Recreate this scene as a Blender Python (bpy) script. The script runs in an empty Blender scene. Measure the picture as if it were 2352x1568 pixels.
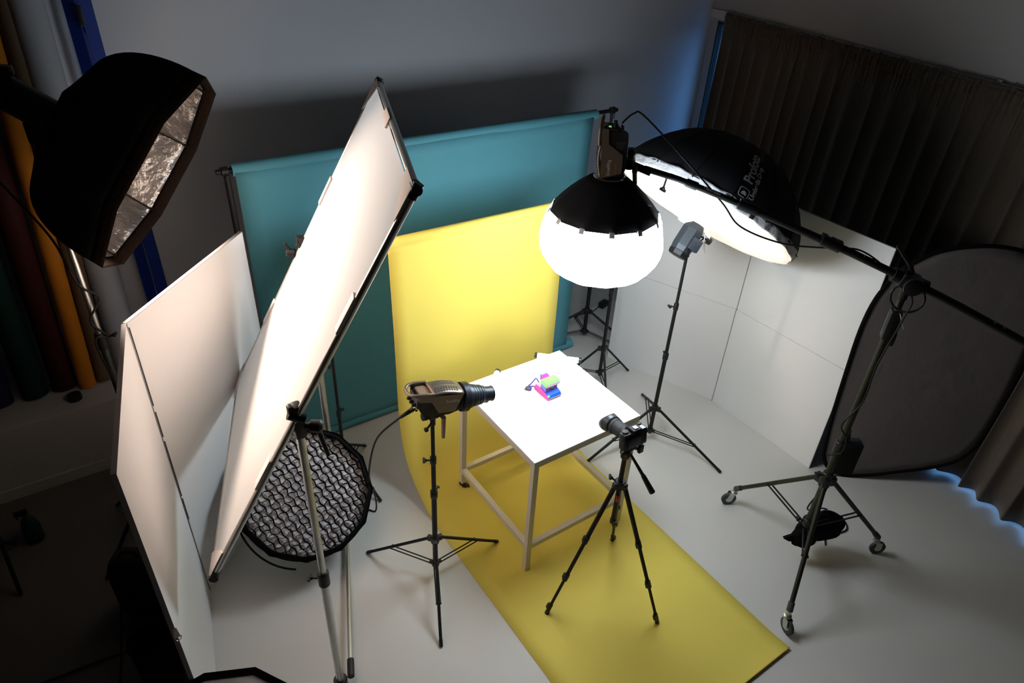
import bpy, bmesh, math, random
from math import sin, cos, pi, radians as RD
from mathutils import Vector as V, Matrix as M
random.seed(7)
S = bpy.context.scene
COL = S.collection

# ---------------------------------------------------------------- camera
cam = bpy.data.cameras.new('camera'); co = bpy.data.objects.new('camera', cam); COL.objects.link(co)
cam.lens = 24.0; cam.sensor_width = 36.0; cam.clip_start = 0.05
pt, rl, yw = RD(33.68), RD(3.29), RD(36.08)
fw = V((sin(yw)*cos(pt), cos(yw)*cos(pt), -sin(pt)))
r_ = V((cos(yw), -sin(yw), 0)); u_ = r_.cross(fw)
cx = r_*cos(rl) + u_*sin(rl); cy = -r_*sin(rl) + u_*cos(rl)
co.matrix_world = M(((cx.x, cy.x, -fw.x, 0), (cx.y, cy.y, -fw.y, 0), (cx.z, cy.z, -fw.z, 3.6), (0, 0, 0, 1)))
S.camera = co

# ---------------------------------------------------------------- world: dusk sky outside the window
w = bpy.data.worlds.new('dusk_sky'); S.world = w; w.use_nodes = True
nt = w.node_tree; bg = nt.nodes['Background']
tc = nt.nodes.new('ShaderNodeTexCoord'); sx = nt.nodes.new('ShaderNodeSeparateXYZ'); rp = nt.nodes.new('ShaderNodeValToRGB')
nt.links.new(tc.outputs['Generated'], sx.inputs[0]); nt.links.new(sx.outputs['Z'], rp.inputs[0]); nt.links.new(rp.outputs[0], bg.inputs[0])
rp.color_ramp.elements[0].position = 0.0; rp.color_ramp.elements[0].color = (0.0, 0.035, 0.13, 1)
rp.color_ramp.elements[1].position = 0.12; rp.color_ramp.elements[1].color = (0.16, 0.45, 1.0, 1)
bg.inputs['Strength'].default_value = 1.8

# ---------------------------------------------------------------- exposure
vs = S.view_settings; vs.view_transform = 'Standard'; vs.look = 'None'; vs.gamma = 1.0; vs.exposure = 0.14
vs.use_curve_mapping = False
LANTERN_E, UMB_E, TUBE_E, OCTA_W = 19.5, .74, 10.0, 36.0

# ---------------------------------------------------------------- materials
def mat(name, c, rough=.6, metal=0., bump=None, var=0., vscale=6., spec=.5, emis=None, estr=0., sheen=0.):
    m = bpy.data.materials.new(name); m.use_nodes = True; n = m.node_tree; b = n.nodes['Principled BSDF']
    b.inputs['Base Color'].default_value = (*c, 1); b.inputs['Roughness'].default_value = rough
    b.inputs['Metallic'].default_value = metal; b.inputs['Specular IOR Level'].default_value = spec
    if sheen: b.inputs['Sheen Weight'].default_value = sheen
    if emis: b.inputs['Emission Color'].default_value = (*emis, 1); b.inputs['Emission Strength'].default_value = estr
    t = n.nodes.new('ShaderNodeTexCoord')
    if var:
        no = n.nodes.new('ShaderNodeTexNoise'); no.inputs['Scale'].default_value = vscale; no.inputs['Detail'].default_value = 5
        mx = n.nodes.new('ShaderNodeMix'); mx.data_type = 'RGBA'
        mx.inputs[6].default_value = (*[x*(1-var) for x in c], 1); mx.inputs[7].default_value = (*[min(1, x*(1+var)) for x in c], 1)
        n.links.new(t.outputs['Object'], no.inputs[0]); n.links.new(no.outputs[0], mx.inputs[0]); n.links.new(mx.outputs[2], b.inputs['Base Color'])
    if bump:
        no = n.nodes.new('ShaderNodeTexNoise'); no.inputs['Scale'].default_value = bump[0]; no.inputs['Detail'].default_value = 4
        bp = n.nodes.new('ShaderNodeBump'); bp.inputs['Strength'].default_value = bump[1]; bp.inputs['Distance'].default_value = bump[2] if len(bump) > 2 else .01
        n.links.new(t.outputs['Object'], no.inputs[0]); n.links.new(no.outputs[0], bp.inputs['Height']); n.links.new(bp.outputs[0], b.inputs['Normal'])
    return m
K = {}
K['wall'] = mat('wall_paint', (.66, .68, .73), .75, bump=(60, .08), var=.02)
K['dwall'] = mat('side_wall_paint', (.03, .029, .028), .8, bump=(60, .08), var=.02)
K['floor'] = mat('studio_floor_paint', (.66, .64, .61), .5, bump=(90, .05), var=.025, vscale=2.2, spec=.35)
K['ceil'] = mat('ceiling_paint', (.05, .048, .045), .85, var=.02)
K['trim'] = mat('trim_paint', (.50, .49, .47), .6, var=.02)
K['teal'] = mat('teal_paper', (.10, .33, .40), .75, bump=(14, .10, .02), var=.03, vscale=3, spec=.3)
K['yellow'] = mat('yellow_paper', (.82, .66, .12), .7, bump=(10, .10, .02), var=.02, vscale=2, spec=.3)
K['core'] = mat('cardboard_core', (.55, .38, .2), .8, var=.1)
K['board'] = mat('white_foam_board', (.84, .83, .83), .6, bump=(20, .05), var=.015, spec=.35)
K['edge'] = mat('foam_board_edge', (.34, .31, .31), .8, var=.1, vscale=40)
K['paleseam'] = mat('pale_seam', (.42, .41, .41), .8, var=.1, vscale=40)
K['gap'] = mat('dark_seam', (.05, .05, .055), .8, var=.2, vscale=60)
K['black'] = mat('black_powder_coat', (.010, .010, .010), .5, bump=(200, .1), var=.1, spec=.3)
K['plastic'] = mat('black_plastic', (.013, .013, .014), .42, bump=(150, .08), var=.1, spec=.35)
K['fabric'] = mat('black_fabric', (.006, .006, .0065), .95, bump=(300, .3), var=.15, vscale=30, spec=.08)
K['dfab'] = mat('charcoal_fabric', (.02, .021, .023), .85, bump=(200, .3), var=.15, vscale=30, spec=.2)
K['navyfab'] = mat('dark_umbrella_fabric', (.009, .010, .013), .8, bump=(250, .2), var=.12, vscale=25, spec=.25)
K['rubber'] = mat('grey_rubber', (.05, .052, .055), .6, var=.1)
K['chrome'] = mat('chrome', (.75, .75, .73), .16, 1., var=.03)
K['alu'] = mat('satin_aluminium', (.60, .59, .56), .34, .9, var=.05, vscale=20)
K['zinc'] = mat('zinc_caster', (.55, .57, .56), .3, .9, var=.08, vscale=30)
K['bronze'] = mat('bronze_grey_shell', (.22, .175, .14), .36, .6, bump=(300, .04), var=.05)
K['bronzehi'] = mat('bronze_recess', (.36, .25, .18), .4, .5, var=.05)
K['letter'] = mat('silver_lettering', (.62, .62, .62), .5, var=.02)
K['orangelet'] = mat('orange_lettering', (.55, .28, .10), .5, var=.02)
K['greylet'] = mat('faint_grey_lettering', (.10, .10, .11), .5, var=.02)
K['screen'] = mat('green_lit_screen', (.1, .2, .05), .4, emis=(.22, .52, .16), estr=1., var=.02)
K['silver'] = mat('crinkled_silver_lining', (.42, .39, .37), .36, .85, bump=(9, .9, .05), var=.10, vscale=8)
K['lip'] = mat('brown_black_lip', (.016, .010, .007), .95, bump=(120, .3), var=.35, vscale=45, spec=.05)
K['tabletop'] = mat('white_tabletop', (.88, .88, .88), .4, var=.01)
K['tableleg'] = mat('cream_table_frame', (.76, .70, .62), .5, var=.03)
K['tyre'] = mat('black_tyre', (.03, .03, .03), .6, var=.1)
K['curtain'] = mat('taupe_curtain_fabric', (.13, .10, .075), .9, bump=(350, .2), var=.05, vscale=12, spec=.1, sheen=.2)
K['rail'] = mat('white_rail', (.6, .58, .55), .5, var=.02)
K['winframe'] = mat('dark_window_frame', (.02, .022, .025), .5, var=.1)
K['blue'] = mat('blue_board', (.0, .032, .30), .65, var=.05, vscale=8)
K['greyback'] = mat('grey_pop_up_backdrop', (.17, .15, .145), .9, bump=(8, .25, .03), var=.05, vscale=3, spec=.1)
K['cable'] = mat('black_cable', (.008, .008, .008), .55, var=.1, spec=.3)
K['tag'] = mat('white_fabric_tab', (.75, .68, .66), .7, var=.03)
K['red'] = mat('red_badge', (.6, .01, .02), .5, var=.05)
K['lcd'] = mat('pale_lcd', (.45, .5, .6), .25, var=.03)
K['lens'] = mat('lens_rubber', (.022, .024, .027), .55, bump=(400, .3), var=.1)
K['hood'] = mat('lens_hood', (.03, .034, .042), .35, var=.05)
K['headblue'] = mat('flash_head_casing', (.035, .045, .058), .4, bump=(250, .1), var=.06)
K['snoot'] = mat('snoot_dark_metal', (.035, .042, .05), .38, .5, var=.05)
K['snootline'] = mat('snoot_bright_seam', (.12, .15, .17), .35, .6, var=.05)
K['pink'] = mat('hot_pink_plastic', (.92, .07, .46), .35, var=.02)
K['lpink'] = mat('pale_pink_plastic', (.96, .45, .72), .35, var=.05, vscale=30)
K['tgreen'] = mat('lime_green_plastic', (.32, .86, .22), .35, var=.02)
K['tblue'] = mat('bright_blue_plastic', (.01, .12, .75), .35, var=.02)
K['periw'] = mat('periwinkle_plastic', (.18, .25, .85), .35, var=.02)
K['purple'] = mat('purple_face', (.42, .07, .40), .4, var=.25, vscale=120)
K['strap'] = mat('indigo_strap', (.05, .02, .35), .6, var=.1)
K['star'] = mat('yellow_sticker', (.95, .6, .03), .4, var=.02)
K['wsticker'] = mat('white_sticker', (.9, .88, .95), .4, var=.02)
K['glass'] = mat('dark_glass', (.01, .015, .03), .08, spec=.8, var=.05)
K['tarn'] = mat('tarnished_buckle', (.10, .12, .12), .4, .4, var=.5, vscale=150)

def paper(name, c): return mat(name, c, .75, bump=(30, .05), var=.03, spec=.25)
# translucent scrim cloth
m = bpy.data.materials.new('translucent_scrim_cloth'); m.use_nodes = True; n = m.node_tree; n.nodes.clear()
o = n.nodes.new('ShaderNodeOutputMaterial'); d = n.nodes.new('ShaderNodeBsdfDiffuse'); t = n.nodes.new('ShaderNodeBsdfTranslucent'); mx = n.nodes.new('ShaderNodeMixShader')
d.inputs[0].default_value = (.86, .81, .78, 1); t.inputs[0].default_value = (.80, .77, .76, 1); mx.inputs[0].default_value = .55
wv = n.nodes.new('ShaderNodeTexNoise'); wv.inputs['Scale'].default_value = 2.5; wv.inputs['Detail'].default_value = 2; bp = n.nodes.new('ShaderNodeBump'); bp.inputs['Strength'].default_value = .25; bp.inputs['Distance'].default_value = .05
n.links.new(wv.outputs[0], bp.inputs['Height']); n.links.new(bp.outputs[0], d.inputs['Normal'])
n.links.new(d.outputs[0], mx.inputs[1]); n.links.new(t.outputs[0], mx.inputs[2]); n.links.new(mx.outputs[0], o.inputs[0]); K['scrim'] = m

def glow(name, col, st, base=(.9, .9, .9)):
    return mat(name, base, .8, emis=col, estr=st, var=.01)
K['lantern'] = glow('lit_lantern_cloth', (.80, .91, 1.), LANTERN_E)
K['umbfront'] = glow('warm_lit_umbrella_diffuser', (1., .85, .70), UMB_E, (.8, .8, .8))
K['tube'] = glow('lit_tube', (.93, .97, 1.), TUBE_E)
K['umbrim'] = mat('thin_white_umbrella_cloth', (.48, .48, .50), .7, bump=(22, .6, .02), var=.15, vscale=20)
K['gridcloth'] = mat('grey_white_inner_diffuser', (.86, .85, .90), .6, bump=(14, .6, .03), var=.08, vscale=9)
# window glass
m = bpy.data.materials.new('window_glass'); m.use_nodes = True; n = m.node_tree; n.nodes.clear()
o = n.nodes.new('ShaderNodeOutputMaterial'); a_ = n.nodes.new('ShaderNodeBsdfTransparent'); g_ = n.nodes.new('ShaderNodeBsdfGlossy'); mx = n.nodes.new('ShaderNodeMixShader')
g_.inputs['Roughness'].default_value = .03; mx.inputs[0].default_value = .06
n.links.new(a_.outputs[0], mx.inputs[1]); n.links.new(g_.outputs[0], mx.inputs[2]); n.links.new(mx.outputs[0], o.inputs[0]); K['winglass'] = m

# ---------------------------------------------------------------- mesh helpers
def frame(z, x=None):
    z = V(z).normalized(); x = V(x) if x is not None else (V((0, 0, 1)) if abs(z.z) < .95 else V((1, 0, 0)))
    x = (x - z*x.dot(z)).normalized(); y = z.cross(x)
    return M(((x.x, y.x, z.x), (x.y, y.y, z.y), (x.z, y.z, z.z)))
class MB:
    def __init__(s, T=None): s.b = bmesh.new(); s.T = T
    def p(s, v):
        v = V(v); return s.T @ v if s.T else v
    def vs(s, pts): return [s.b.verts.new(s.p(q)) for q in pts]
    def f(s, vv):
        try: return s.b.faces.new(vv)
        except ValueError: return None
    def box(s, c, size, rot=None, bev=0.):
        t = bmesh.new(); bmesh.ops.create_cube(t, size=1.)
        for v in t.verts: v.co = V((v.co.x*size[0], v.co.y*size[1], v.co.z*size[2]))
        if bev: bmesh.ops.bevel(t, geom=list(t.edges), offset=bev, segments=2, affect='EDGES', profile=.6)
        s._add(t, V(c), rot); return s
    def _add(s, t, c, rot=None):
        mp = {}
        for v in t.verts:
            q = v.co.copy(); q = (rot @ q) if rot else q; mp[v] = s.b.verts.new(s.p(q + c))
        for f in t.faces: s.f([mp[v] for v in f.verts])
        t.free()
    def tube(s, p, q, r0, r1=None, n=12, cap=True, x=None):
        p, q = V(p), V(q); r1 = r0 if r1 is None else r1; F = frame(q-p, x)
        a = s.vs([p + F @ V((cos(2*pi*i/n)*r0, sin(2*pi*i/n)*r0, 0)) for i in range(n)])
        b = s.vs([q + F @ V((cos(2*pi*i/n)*r1, sin(2*pi*i/n)*r1, 0)) for i in range(n)])
        for i in range(n): s.f((a[i], a[(i+1) % n], b[(i+1) % n], b[i]))
        if cap: s.f(a[::-1]); s.f(b)
        return s
    def lathe(s, p, d, prof, n=24, x=None, caps=True, rmod=None):
        p = V(p); F = frame(d, x); rows = []
        for r, h in prof:
            rows.append(s.vs([p + F @ V((cos(2*pi*i/n)*r*(rmod(i, n, h) if rmod else 1), sin(2*pi*i/n)*r*(rmod(i, n, h) if rmod else 1), h)) for i in range(n)]))
        for A, B in zip(rows, rows[1:]):
            for i in range(n): s.f((A[i], A[(i+1) % n], B[(i+1) % n], B[i]))
        if caps: s.f(rows[0][::-1]); s.f(rows[-1])
        return s
    def path(s, pts, r, n=8, sub=0):
        pts = [V(q) for q in pts]
        if sub:
            o = []
            P = [pts[0]] + pts + [pts[-1]]
            for i in range(1, len(P)-2):
                for k in range(sub):
                    t = k/sub; a, b, c, d = P[i-1], P[i], P[i+1], P[i+2]
                    o.append(.5*((2*b) + (c-a)*t + (2*a-5*b+4*c-d)*t*t + (-a+3*b-3*c+d)*t**3))
            o.append(pts[-1]); pts = o
        rows = []; x = None
        for i, q in enumerate(pts):
            d = (pts[min(i+1, len(pts)-1)] - pts[max(i-1, 0)])
            if d.length < 1e-7: continue
            F = frame(d, x); x = F @ V((1, 0, 0))
            rows.append(s.vs([q + F @ V((cos(2*pi*k/n)*r, sin(2*pi*k/n)*r, 0)) for k in range(n)]))
        for A, B in zip(rows, rows[1:]):
            for i in range(n): s.f((A[i], A[(i+1) % n], B[(i+1) % n], B[i]))
        s.f(rows[0][::-1]); s.f(rows[-1]); return s
    def prism(s, poly, o, ux, uy, th):
        o, ux, uy = V(o), V(ux).normalized(), V(uy).normalized(); nn = ux.cross(uy)
        a = s.vs([o + ux*x + uy*y for x, y in poly]); b = s.vs([o + ux*x + uy*y + nn*th for x, y in poly])
        s.f(a[::-1]); s.f(b)
        for i in range(len(poly)): s.f((a[i], a[(i+1) % len(poly)], b[(i+1) % len(poly)], b[i]))
        return s
    def grid(s, fn, nu, nv, cu=False):
        R = [s.vs([fn(i/(nu-1 if not cu else nu), j/(nv-1)) for i in range(nu)]) for j in range(nv)]
        for j in range(nv-1):
            for i in range(nu if cu else nu-1): s.f((R[j][i], R[j][(i+1) % nu], R[j+1][(i+1) % nu], R[j+1][i]))
        return s
    def build(s, name, m, parent=None, smooth=True, solid=0., sub=0, nrm=True, weld=False):
        if weld: bmesh.ops.remove_doubles(s.b, verts=list(s.b.verts), dist=1e-4)
        if nrm: bmesh.ops.recalc_face_normals(s.b, faces=list(s.b.faces))
        root = parent
        while root is not None and root.parent is not None: root = root.parent
        off = root.location.copy() if root is not None else V((0, 0, 0))
        for v in s.b.verts: v.co -= off
        me = bpy.data.meshes.new(name); s.b.to_mesh(me); s.b.free(); me.materials.append(K[m] if isinstance(m, str) else m)
        ob = bpy.data.objects.new(name, me); COL.objects.link(ob)
        if parent is not None: ob.parent = parent
        if smooth:
            me.polygons.foreach_set('use_smooth', [True]*len(me.polygons))
            me.set_sharp_from_angle(angle=RD(38))
        if solid: md = ob.modifiers.new('thickness', 'SOLIDIFY'); md.thickness = solid; md.offset = 0
        if sub: md = ob.modifiers.new('subd', 'SUBSURF'); md.levels = md.render_levels = sub
        return ob
def tag(o, label, cat, group=None):
    o['label'] = label; o['category'] = cat
    if group: o['group'] = group
    return o
def thing(name, label, cat, loc, group=None):
    o = bpy.data.objects.new(name, None); o.empty_display_size = .1; COL.objects.link(o); o.location = loc
    return tag(o, label, cat, group)
def struct(o): o['kind'] = 'structure'; return o
def text(name, s, mt, parent, o, ux, uy, size, ext=.0006, bold=0., warp=None, shear=0.):
    cu = bpy.data.curves.new(name, 'FONT'); cu.body = s; cu.size = size; cu.extrude = ext; cu.offset = bold; cu.shear = shear
    tmp = bpy.data.objects.new('tmp', cu); me = bpy.data.meshes.new_from_object(tmp); bpy.data.objects.remove(tmp); bpy.data.curves.remove(cu)
    ux, uy = V(ux).normalized(), V(uy).normalized(); nn = ux.cross(uy); root = parent
    while root.parent is not None: root = root.parent
    me.name = name
    if warp:
        b = bmesh.new(); b.from_mesh(me)
        bmesh.ops.subdivide_edges(b, edges=[e for e in b.edges if e.calc_length() > .02], cuts=3)
        b.to_mesh(me); b.free()
    for v in me.vertices:
        q = v.co
        v.co = (warp(q.x, q.y, q.z) if warp else V(o) + ux*q.x + uy*q.y + nn*(q.z+ext)) - root.location
    me.materials.clear(); me.materials.append(K[mt]); ob = bpy.data.objects.new(name, me); COL.objects.link(ob); ob.parent = parent
    return ob

# ================================================================ THE ROOM
YB = 5.1
WC = V((5.97, 5.1, 0)); WD = V((-.209, -.978, 0)).normalized(); WN = V((-.978, .209, 0)).normalized()   # window wall: corner, run, inward normal
CH = 4.3
def wp(s, z, inn=0.): q = WC + WD*s + WN*inn; return V((q.x, q.y, z))
XL, YF = -2.2, -2.4
S_END = 7.6
struct(MB().box((1.9, 1.4, -.05), (9.4, 8.2, .1)).build('floor', 'floor', smooth=False))
K['dfloor'] = mat('darker_left_floor', (.13, .125, .115), .6, bump=(60, .1), var=.12, vscale=3, spec=.3)  # darker tone for the thin floor sheet left of the folding flat
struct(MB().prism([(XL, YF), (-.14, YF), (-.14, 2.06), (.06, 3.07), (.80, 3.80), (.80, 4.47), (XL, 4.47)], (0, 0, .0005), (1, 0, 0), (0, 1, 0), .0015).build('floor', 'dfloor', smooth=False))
struct(MB().box((1.9, 1.4, CH+.05), (9.4, 8.2, .1)).build('ceiling', 'ceil', smooth=False))
struct(MB().box((1.9, YB+.1, CH/2), (8.6, .2, CH)).build('wall_back', 'wall', smooth=False))
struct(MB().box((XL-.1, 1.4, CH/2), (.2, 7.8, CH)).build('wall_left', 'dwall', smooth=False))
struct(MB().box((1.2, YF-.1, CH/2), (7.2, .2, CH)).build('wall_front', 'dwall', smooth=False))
b = MB()
def wbox(b, s0, s1, z0, z1, t0, t1):
    q = [wp(s0, z0, t0), wp(s1, z0, t0), wp(s1, z0, t1), wp(s0, z0, t1), wp(s0, z1, t0), wp(s1, z1, t0), wp(s1, z1, t1), wp(s0, z1, t1)]
    v = b.vs(q)
    for f in ((0, 1, 2, 3), (4, 7, 6, 5), (0, 4, 5, 1), (1, 5, 6, 2), (2, 6, 7, 3), (3, 7, 4, 0)): b.f([v[i] for i in f])
wbox(b, 0, .13, 0, CH, 0, -.22); wbox(b, .13, 5.9, 2.58, CH, 0, -.22); wbox(b, 5.9, S_END+.3, 0, CH, 0, -.22)
K['rwall'] = mat('window_wall_paint', (.46, .43, .41), .75, bump=(60, .08), var=.02)
struct(b.build('wall_right', 'rwall', smooth=False))
wf = MB(); wbox(wf, .13, .150, 0, 2.58, -.002, -.06); wbox(wf, 5.86, 5.9, 0, 2.58, -.03, -.09); wbox(wf, .150, 5.86, 2.55, 2.58, -.002, -.06); wbox(wf, .165, 5.86, 0, .04, -.03, -.09)
for k in (1.6, 3.0, 4.4): wbox(wf, k, k+.05, .04, 2.53, -.03, -.09)
wr = struct(wf.build('window_1', 'winframe', smooth=False))
g = MB(); wbox(g, .150, 5.86, .04, 2.55, -.025, -.03); g.build('pane', 'winglass', wr, smooth=False)
# plinth ledge along the back wall, its skirting
b = MB().box((1.55, (4.48+YB)/2, .277), (7.5, YB-4.48, .554), bev=.004)
struct(b.build('trim_1', 'trim', smooth=False))
struct(MB().box((1.53, 4.472, .045), (7.4, .016, .09), bev=.003).build('baseboard_back', 'trim', smooth=False))
b = MB(); wbox(b, 0.01, 6.6, 2.60, 2.675, .0, .022); struct(b.build('trim_2', 'rail', smooth=False))

# ---------------------------------------------------------------- curtain rail and curtain
t = thing('curtain_rail', 'thin white curtain rail on small brackets above the taupe curtain', 'curtain rail', wp(0, 2.66))
b = MB(); wbox(b, .2, 6.5, 2.668, 2.684, .026, .044); b.build('rail', 'rail', t)
for s_ in (.33, 1.5, 3.15, 4.8, 6.3):
    b = MB(); wbox(b, s_-.018, s_+.018, 2.66, 2.70, .0, .03); b.tube(wp(s_, 2.692, .01), wp(s_, 2.690, .04), .006); b.build('bracket', 'rail', t)
t = thing('curtain', 'floor-length taupe pleated curtain covering the right-hand window', 'curtain', wp(.3, 0, .1))
rnd = random.Random(3)
S0, S1 = .335, 6.35; NU = 900
fold = []; s_ = S0
while s_ < S1: fold.append(s_); s_ += rnd.uniform(.13, .23)
fold.append(s_)
amps = [rnd.uniform(.65, 1.2) for _ in fold]
def cph(s):
    for i in range(len(fold)-1):
        if s < fold[i+1]: return i + (s-fold[i])/(fold[i+1]-fold[i]), amps[i]*(1-(s-fold[i])/(fold[i+1]-fold[i])) + amps[i+1]*(s-fold[i])/(fold[i+1]-fold[i])
    return len(fold)-1, 1
ZS = [2.685, 2.66, 2.62, 2.58, 2.53, 2.45, 2.3, 2.0, 1.6, 1.2, .8, .4, .15, .035]
def cfn(u, v):
    k = v*(len(ZS)-1); i = min(int(k), len(ZS)-2); z = ZS[i] + (ZS[i+1]-ZS[i])*(k-i)
    s = S0 + (S1-S0)*u; ph, am = cph(s); d = max(0, min(1, (2.6-z)/.22)); d2 = (2.7-z)/2.7
    coarse = (.016 + .034*d2)*am*sin(2*pi*ph + .5*sin(ph*1.7)*d2)
    fine = .008*sin(2*pi*s/.036 + 2*sin(s*9)) + .005*sin(2*pi*s/.021)
    lump = .010*sin(2*pi*s/.42)*(1-d)
    inn = .088 + coarse*(.25+.75*d) + fine*(1-d) + lump + .02*d2
    zz = z + (.004*sin(2*pi*s/.17) + .003*sin(2*pi*s/.06))*(1-d) + (.012*sin(2*pi*ph+1) if z < .1 else 0)
    return wp(s + .018*sin(2*pi*ph+1.2)*d*am, zz, inn)
MB().grid(cfn, NU, len(ZS)).build('drape', 'curtain', t, solid=.003)
def hfn(u, v):
    s = S0 + (S1-S0)*u; q = cfn(u, (1.0+2.1*v)/(len(ZS)-1)); return q + WN*(.005+.004*sin(2*pi*s/.018)*sin(pi*v))
MB().grid(hfn, NU, 5).build('gathered_heading', 'curtain', t, solid=.002)

# ================================================================ PAPER ROLLS ON THE LEDGE
def roll(x0, x1, r, name, label, m, y0=4.78, y1=5.0, top=3.25, z0=.556):
    t = thing(name, label, 'paper roll', (x0, y0, z0), 'background rolls leaning on the back wall ledge')
    p = V((x0, y0, z0)); q = V((x0+(x1-x0)*(top-z0)/1.8, min(y0+(y1-y0), YB-r-.005), top)); d = (q-p).normalized()
    p = p + d*(r*.18)
    nseg = 40
    MB().lathe(p, d, [(r*.55, .0), (r, 0), (r, .3), (r*.995, 1.2), (r, (q-p).length), (r*.55, (q-p).length)], n=nseg, caps=False).build('paper', m, t, solid=.002)
    MB().tube(p+d*.004, q-d*.004, r*.55, n=24).build('core', 'core', t)
roll(-.70, -.62, .075, 'paper_roll', 'navy paper roll, leftmost on the dark ledge', paper('navy_paper', (.008, .013, .05)))
roll(-.50, -.46, .078, 'paper_roll', 'dark green paper roll standing left of the dark red one', paper('green_paper', (.001, .022, .016)))
roll(-.325, -.25, .075, 'paper_roll', 'dark red paper roll between the green and orange rolls', paper('red_paper', (.035, .001, .002)))
roll(-.195, -.09, .052, 'paper_roll', 'slim orange paper roll on the ledge behind the large octagonal softbox', paper('orange_paper', (.52, .17, .006)), y0=4.72)
roll(-.085, .02, .052, 'paper_roll', 'tan brown paper roll just right of the orange roll', paper('tan_paper', (.13, .08, .045)), y0=4.75)
roll(.09, .135, .095, 'paper_roll', 'thick white paper roll right of the tan roll, near the blue board', paper('white_paper', (.42, .42, .44)))
t = tag(MB().lathe((-.285, 4.60, .556), (0, .1, 1), [(.02, 0), (.042, .002), (.045, .02), (.042, .045), (.018, .048)], n=28).build('lens_cap', 'plastic'), 'small round black cap lying on the ledge before the red roll', 'cap')
t = thing('folded_blue_board', 'tall bright blue folded board leaning on the back wall beside the rolls', 'board', (.40, 5.0, .556))
MB().prism([(0, 0), (.075, 0), (.075, 2.75), (0, 2.75)], (.335, 5.0, .556), (.80, -.60, 0), (0, .012, 1), .01).build('left_wing', 'blue', t, smooth=False)
MB().prism([(0, 0), (.075, 0), (.075, 2.75), (0, 2.75)], (.405, 4.985, .556), (1, .12, 0), (0, .012, 1), .01).build('right_wing', 'blue', t, smooth=False)
MB().box((.400, 4.955, 2.86), (.03, .02, .10), bev=.004).tube((.40, 4.95, 2.80), (.40, 4.935, 2.77), .005).build('clip', 'plastic', t)

# ================================================================ STANDS
def joint(b, p, r, h=.05, side=(1, 0, 0)):
    b.lathe((p[0], p[1], p[2]-h/2), (0, 0, 1), [(r*.95, 0), (r*1.1, .004), (r*1.1, h-.004), (r*.95, h)], n=16)
def knob(parent, p, d, L=.045, m='plastic', r=.014):
    p, d = V(p), V(d).normalized(); b = MB(); b.tube(p, p+d*L*.6, .005)
    F = frame(d); q = p + d*L*.6
    b.box(q + d*.008, (.012, .038, .014), F, bev=.004); b.tube(q-d*.006, q+d*.006, r*.7)
    return b.build('knob', m, parent)
def stand(name, label, base, top, feet, hub, collar, rad=.014, joints=(), legr=.010, m='black', frac=.6, group=None, cat='light stand', bend=None, seg=None, mtube=None, topxy=None):
    bx, by = base; t = thing(name, label, cat, (bx, by, 0), group); mt = mtube or m
    tx, ty = topxy if topxy else base
    ax = lambda z: V((bx + (tx-bx)*z/top, by + (ty-by)*z/top, z))
    js = sorted(joints); zs = [max(.02, collar-.03)] + js + [top]; r = rad
    for i in range(len(zs)-1):
        MB().tube(ax(zs[i]), ax(zs[i+1]), r, n=16).build('column', mt, t)
        if i < len(js):
            c = MB(); joint(c, ax(zs[i+1]), r*1.25, .055); cc = c.build('lock_collar', 'plastic', t)
            a = .8 + 1.9*i; knob(cc, ax(zs[i+1]) + V((cos(a), sin(a), 0))*r*1.2, (cos(a), sin(a), .1))
        r *= .84
    h = MB(); joint(h, ax(hub), rad*1.45, .05)
    c = MB(); joint(c, ax(collar), rad*1.4, .035)
    for (fx, fy, fz) in feet:
        d = V((fx-bx, fy-by, 0)).normalized(); s0 = V((bx, by, hub)) + d*(rad+.02); F = V((fx, fy, fz + legr))
        h.box(V((bx, by, hub)) + d*(rad+.012), (.04, .022, .04), frame((0, 0, 1), d), bev=.004)
        c.box(V((bx, by, collar)) + d*(rad+.008), (.03, .02, .025), frame((0, 0, 1), d), bev=.003)
        lg = MB().tube(s0, F, legr, n=12).build('leg', mt, t)
        dd = (F-s0).normalized(); MB().tube(F - dd*.03, F + dd*.006, legr*1.15, n=12).build('foot_cap', 'plastic', lg)
        q = s0.lerp(F, frac); sd = V((-d.y, d.x, 0))*.011; br = MB()
        for sg in (-1, 1): br.tube(V((bx, by, collar)) + d*(rad+.015) + sd*sg, q + sd*sg - V((0, 0, legr*.5)), .0042, n=8)
        br.tube(q+sd*1.5, q-sd*1.5, .006, n=8); br.build('brace', mt, t)
    h.build('leg_hub', 'plastic', t); c.build('brace_collar', 'plastic', t)
    return t
def caster(parent, p, r=.045, yaw=0., stem=.07, m='zinc', wheel='rubber', hubm='zinc'):
    # p: floor point under the stem
    p = V(p); d = V((cos(yaw), sin(yaw), 0)); s = V((-d.y, d.x, 0)); w0 = p + d*r*.5 + V((0, 0, r))
    b = MB(); b.tube(p+V((0, 0, r*2.15)), p+V((0, 0, r*2.15+stem)), .014, n=14); b.lathe(p+V((0, 0, r*2.0)), (0, 0, 1), [(.012, 0), (.024, .004), (.024, .016), (.012, .022)], n=20)
    for sg in (-1, 1):
        b.prism([(-.6*r, 1.15*r), (.15*r, 1.15*r), (.35*r, .1*r), (.2*r, -.25*r), (-.2*r, -.25*r), (-.5*r, .4*r)], w0 + s*(sg*.017-.001), d, (0, 0, 1), .002)
    c = b.build('caster', m, parent)
    MB().lathe(w0 - s*.012, s, [(r*.55, 0), (r*.9, 0), (r, .004), (r, .02), (r*.9, .024), (r*.55, .024)], n=28).build('wheel', wheel, c)
    MB().lathe(w0 - s*.0135, s, [(r*.15, 0), (r*.58, .002), (r*.58, .025), (r*.15, .027)], n=20).build('wheel_hub', hubm, c)
    return c

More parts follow.
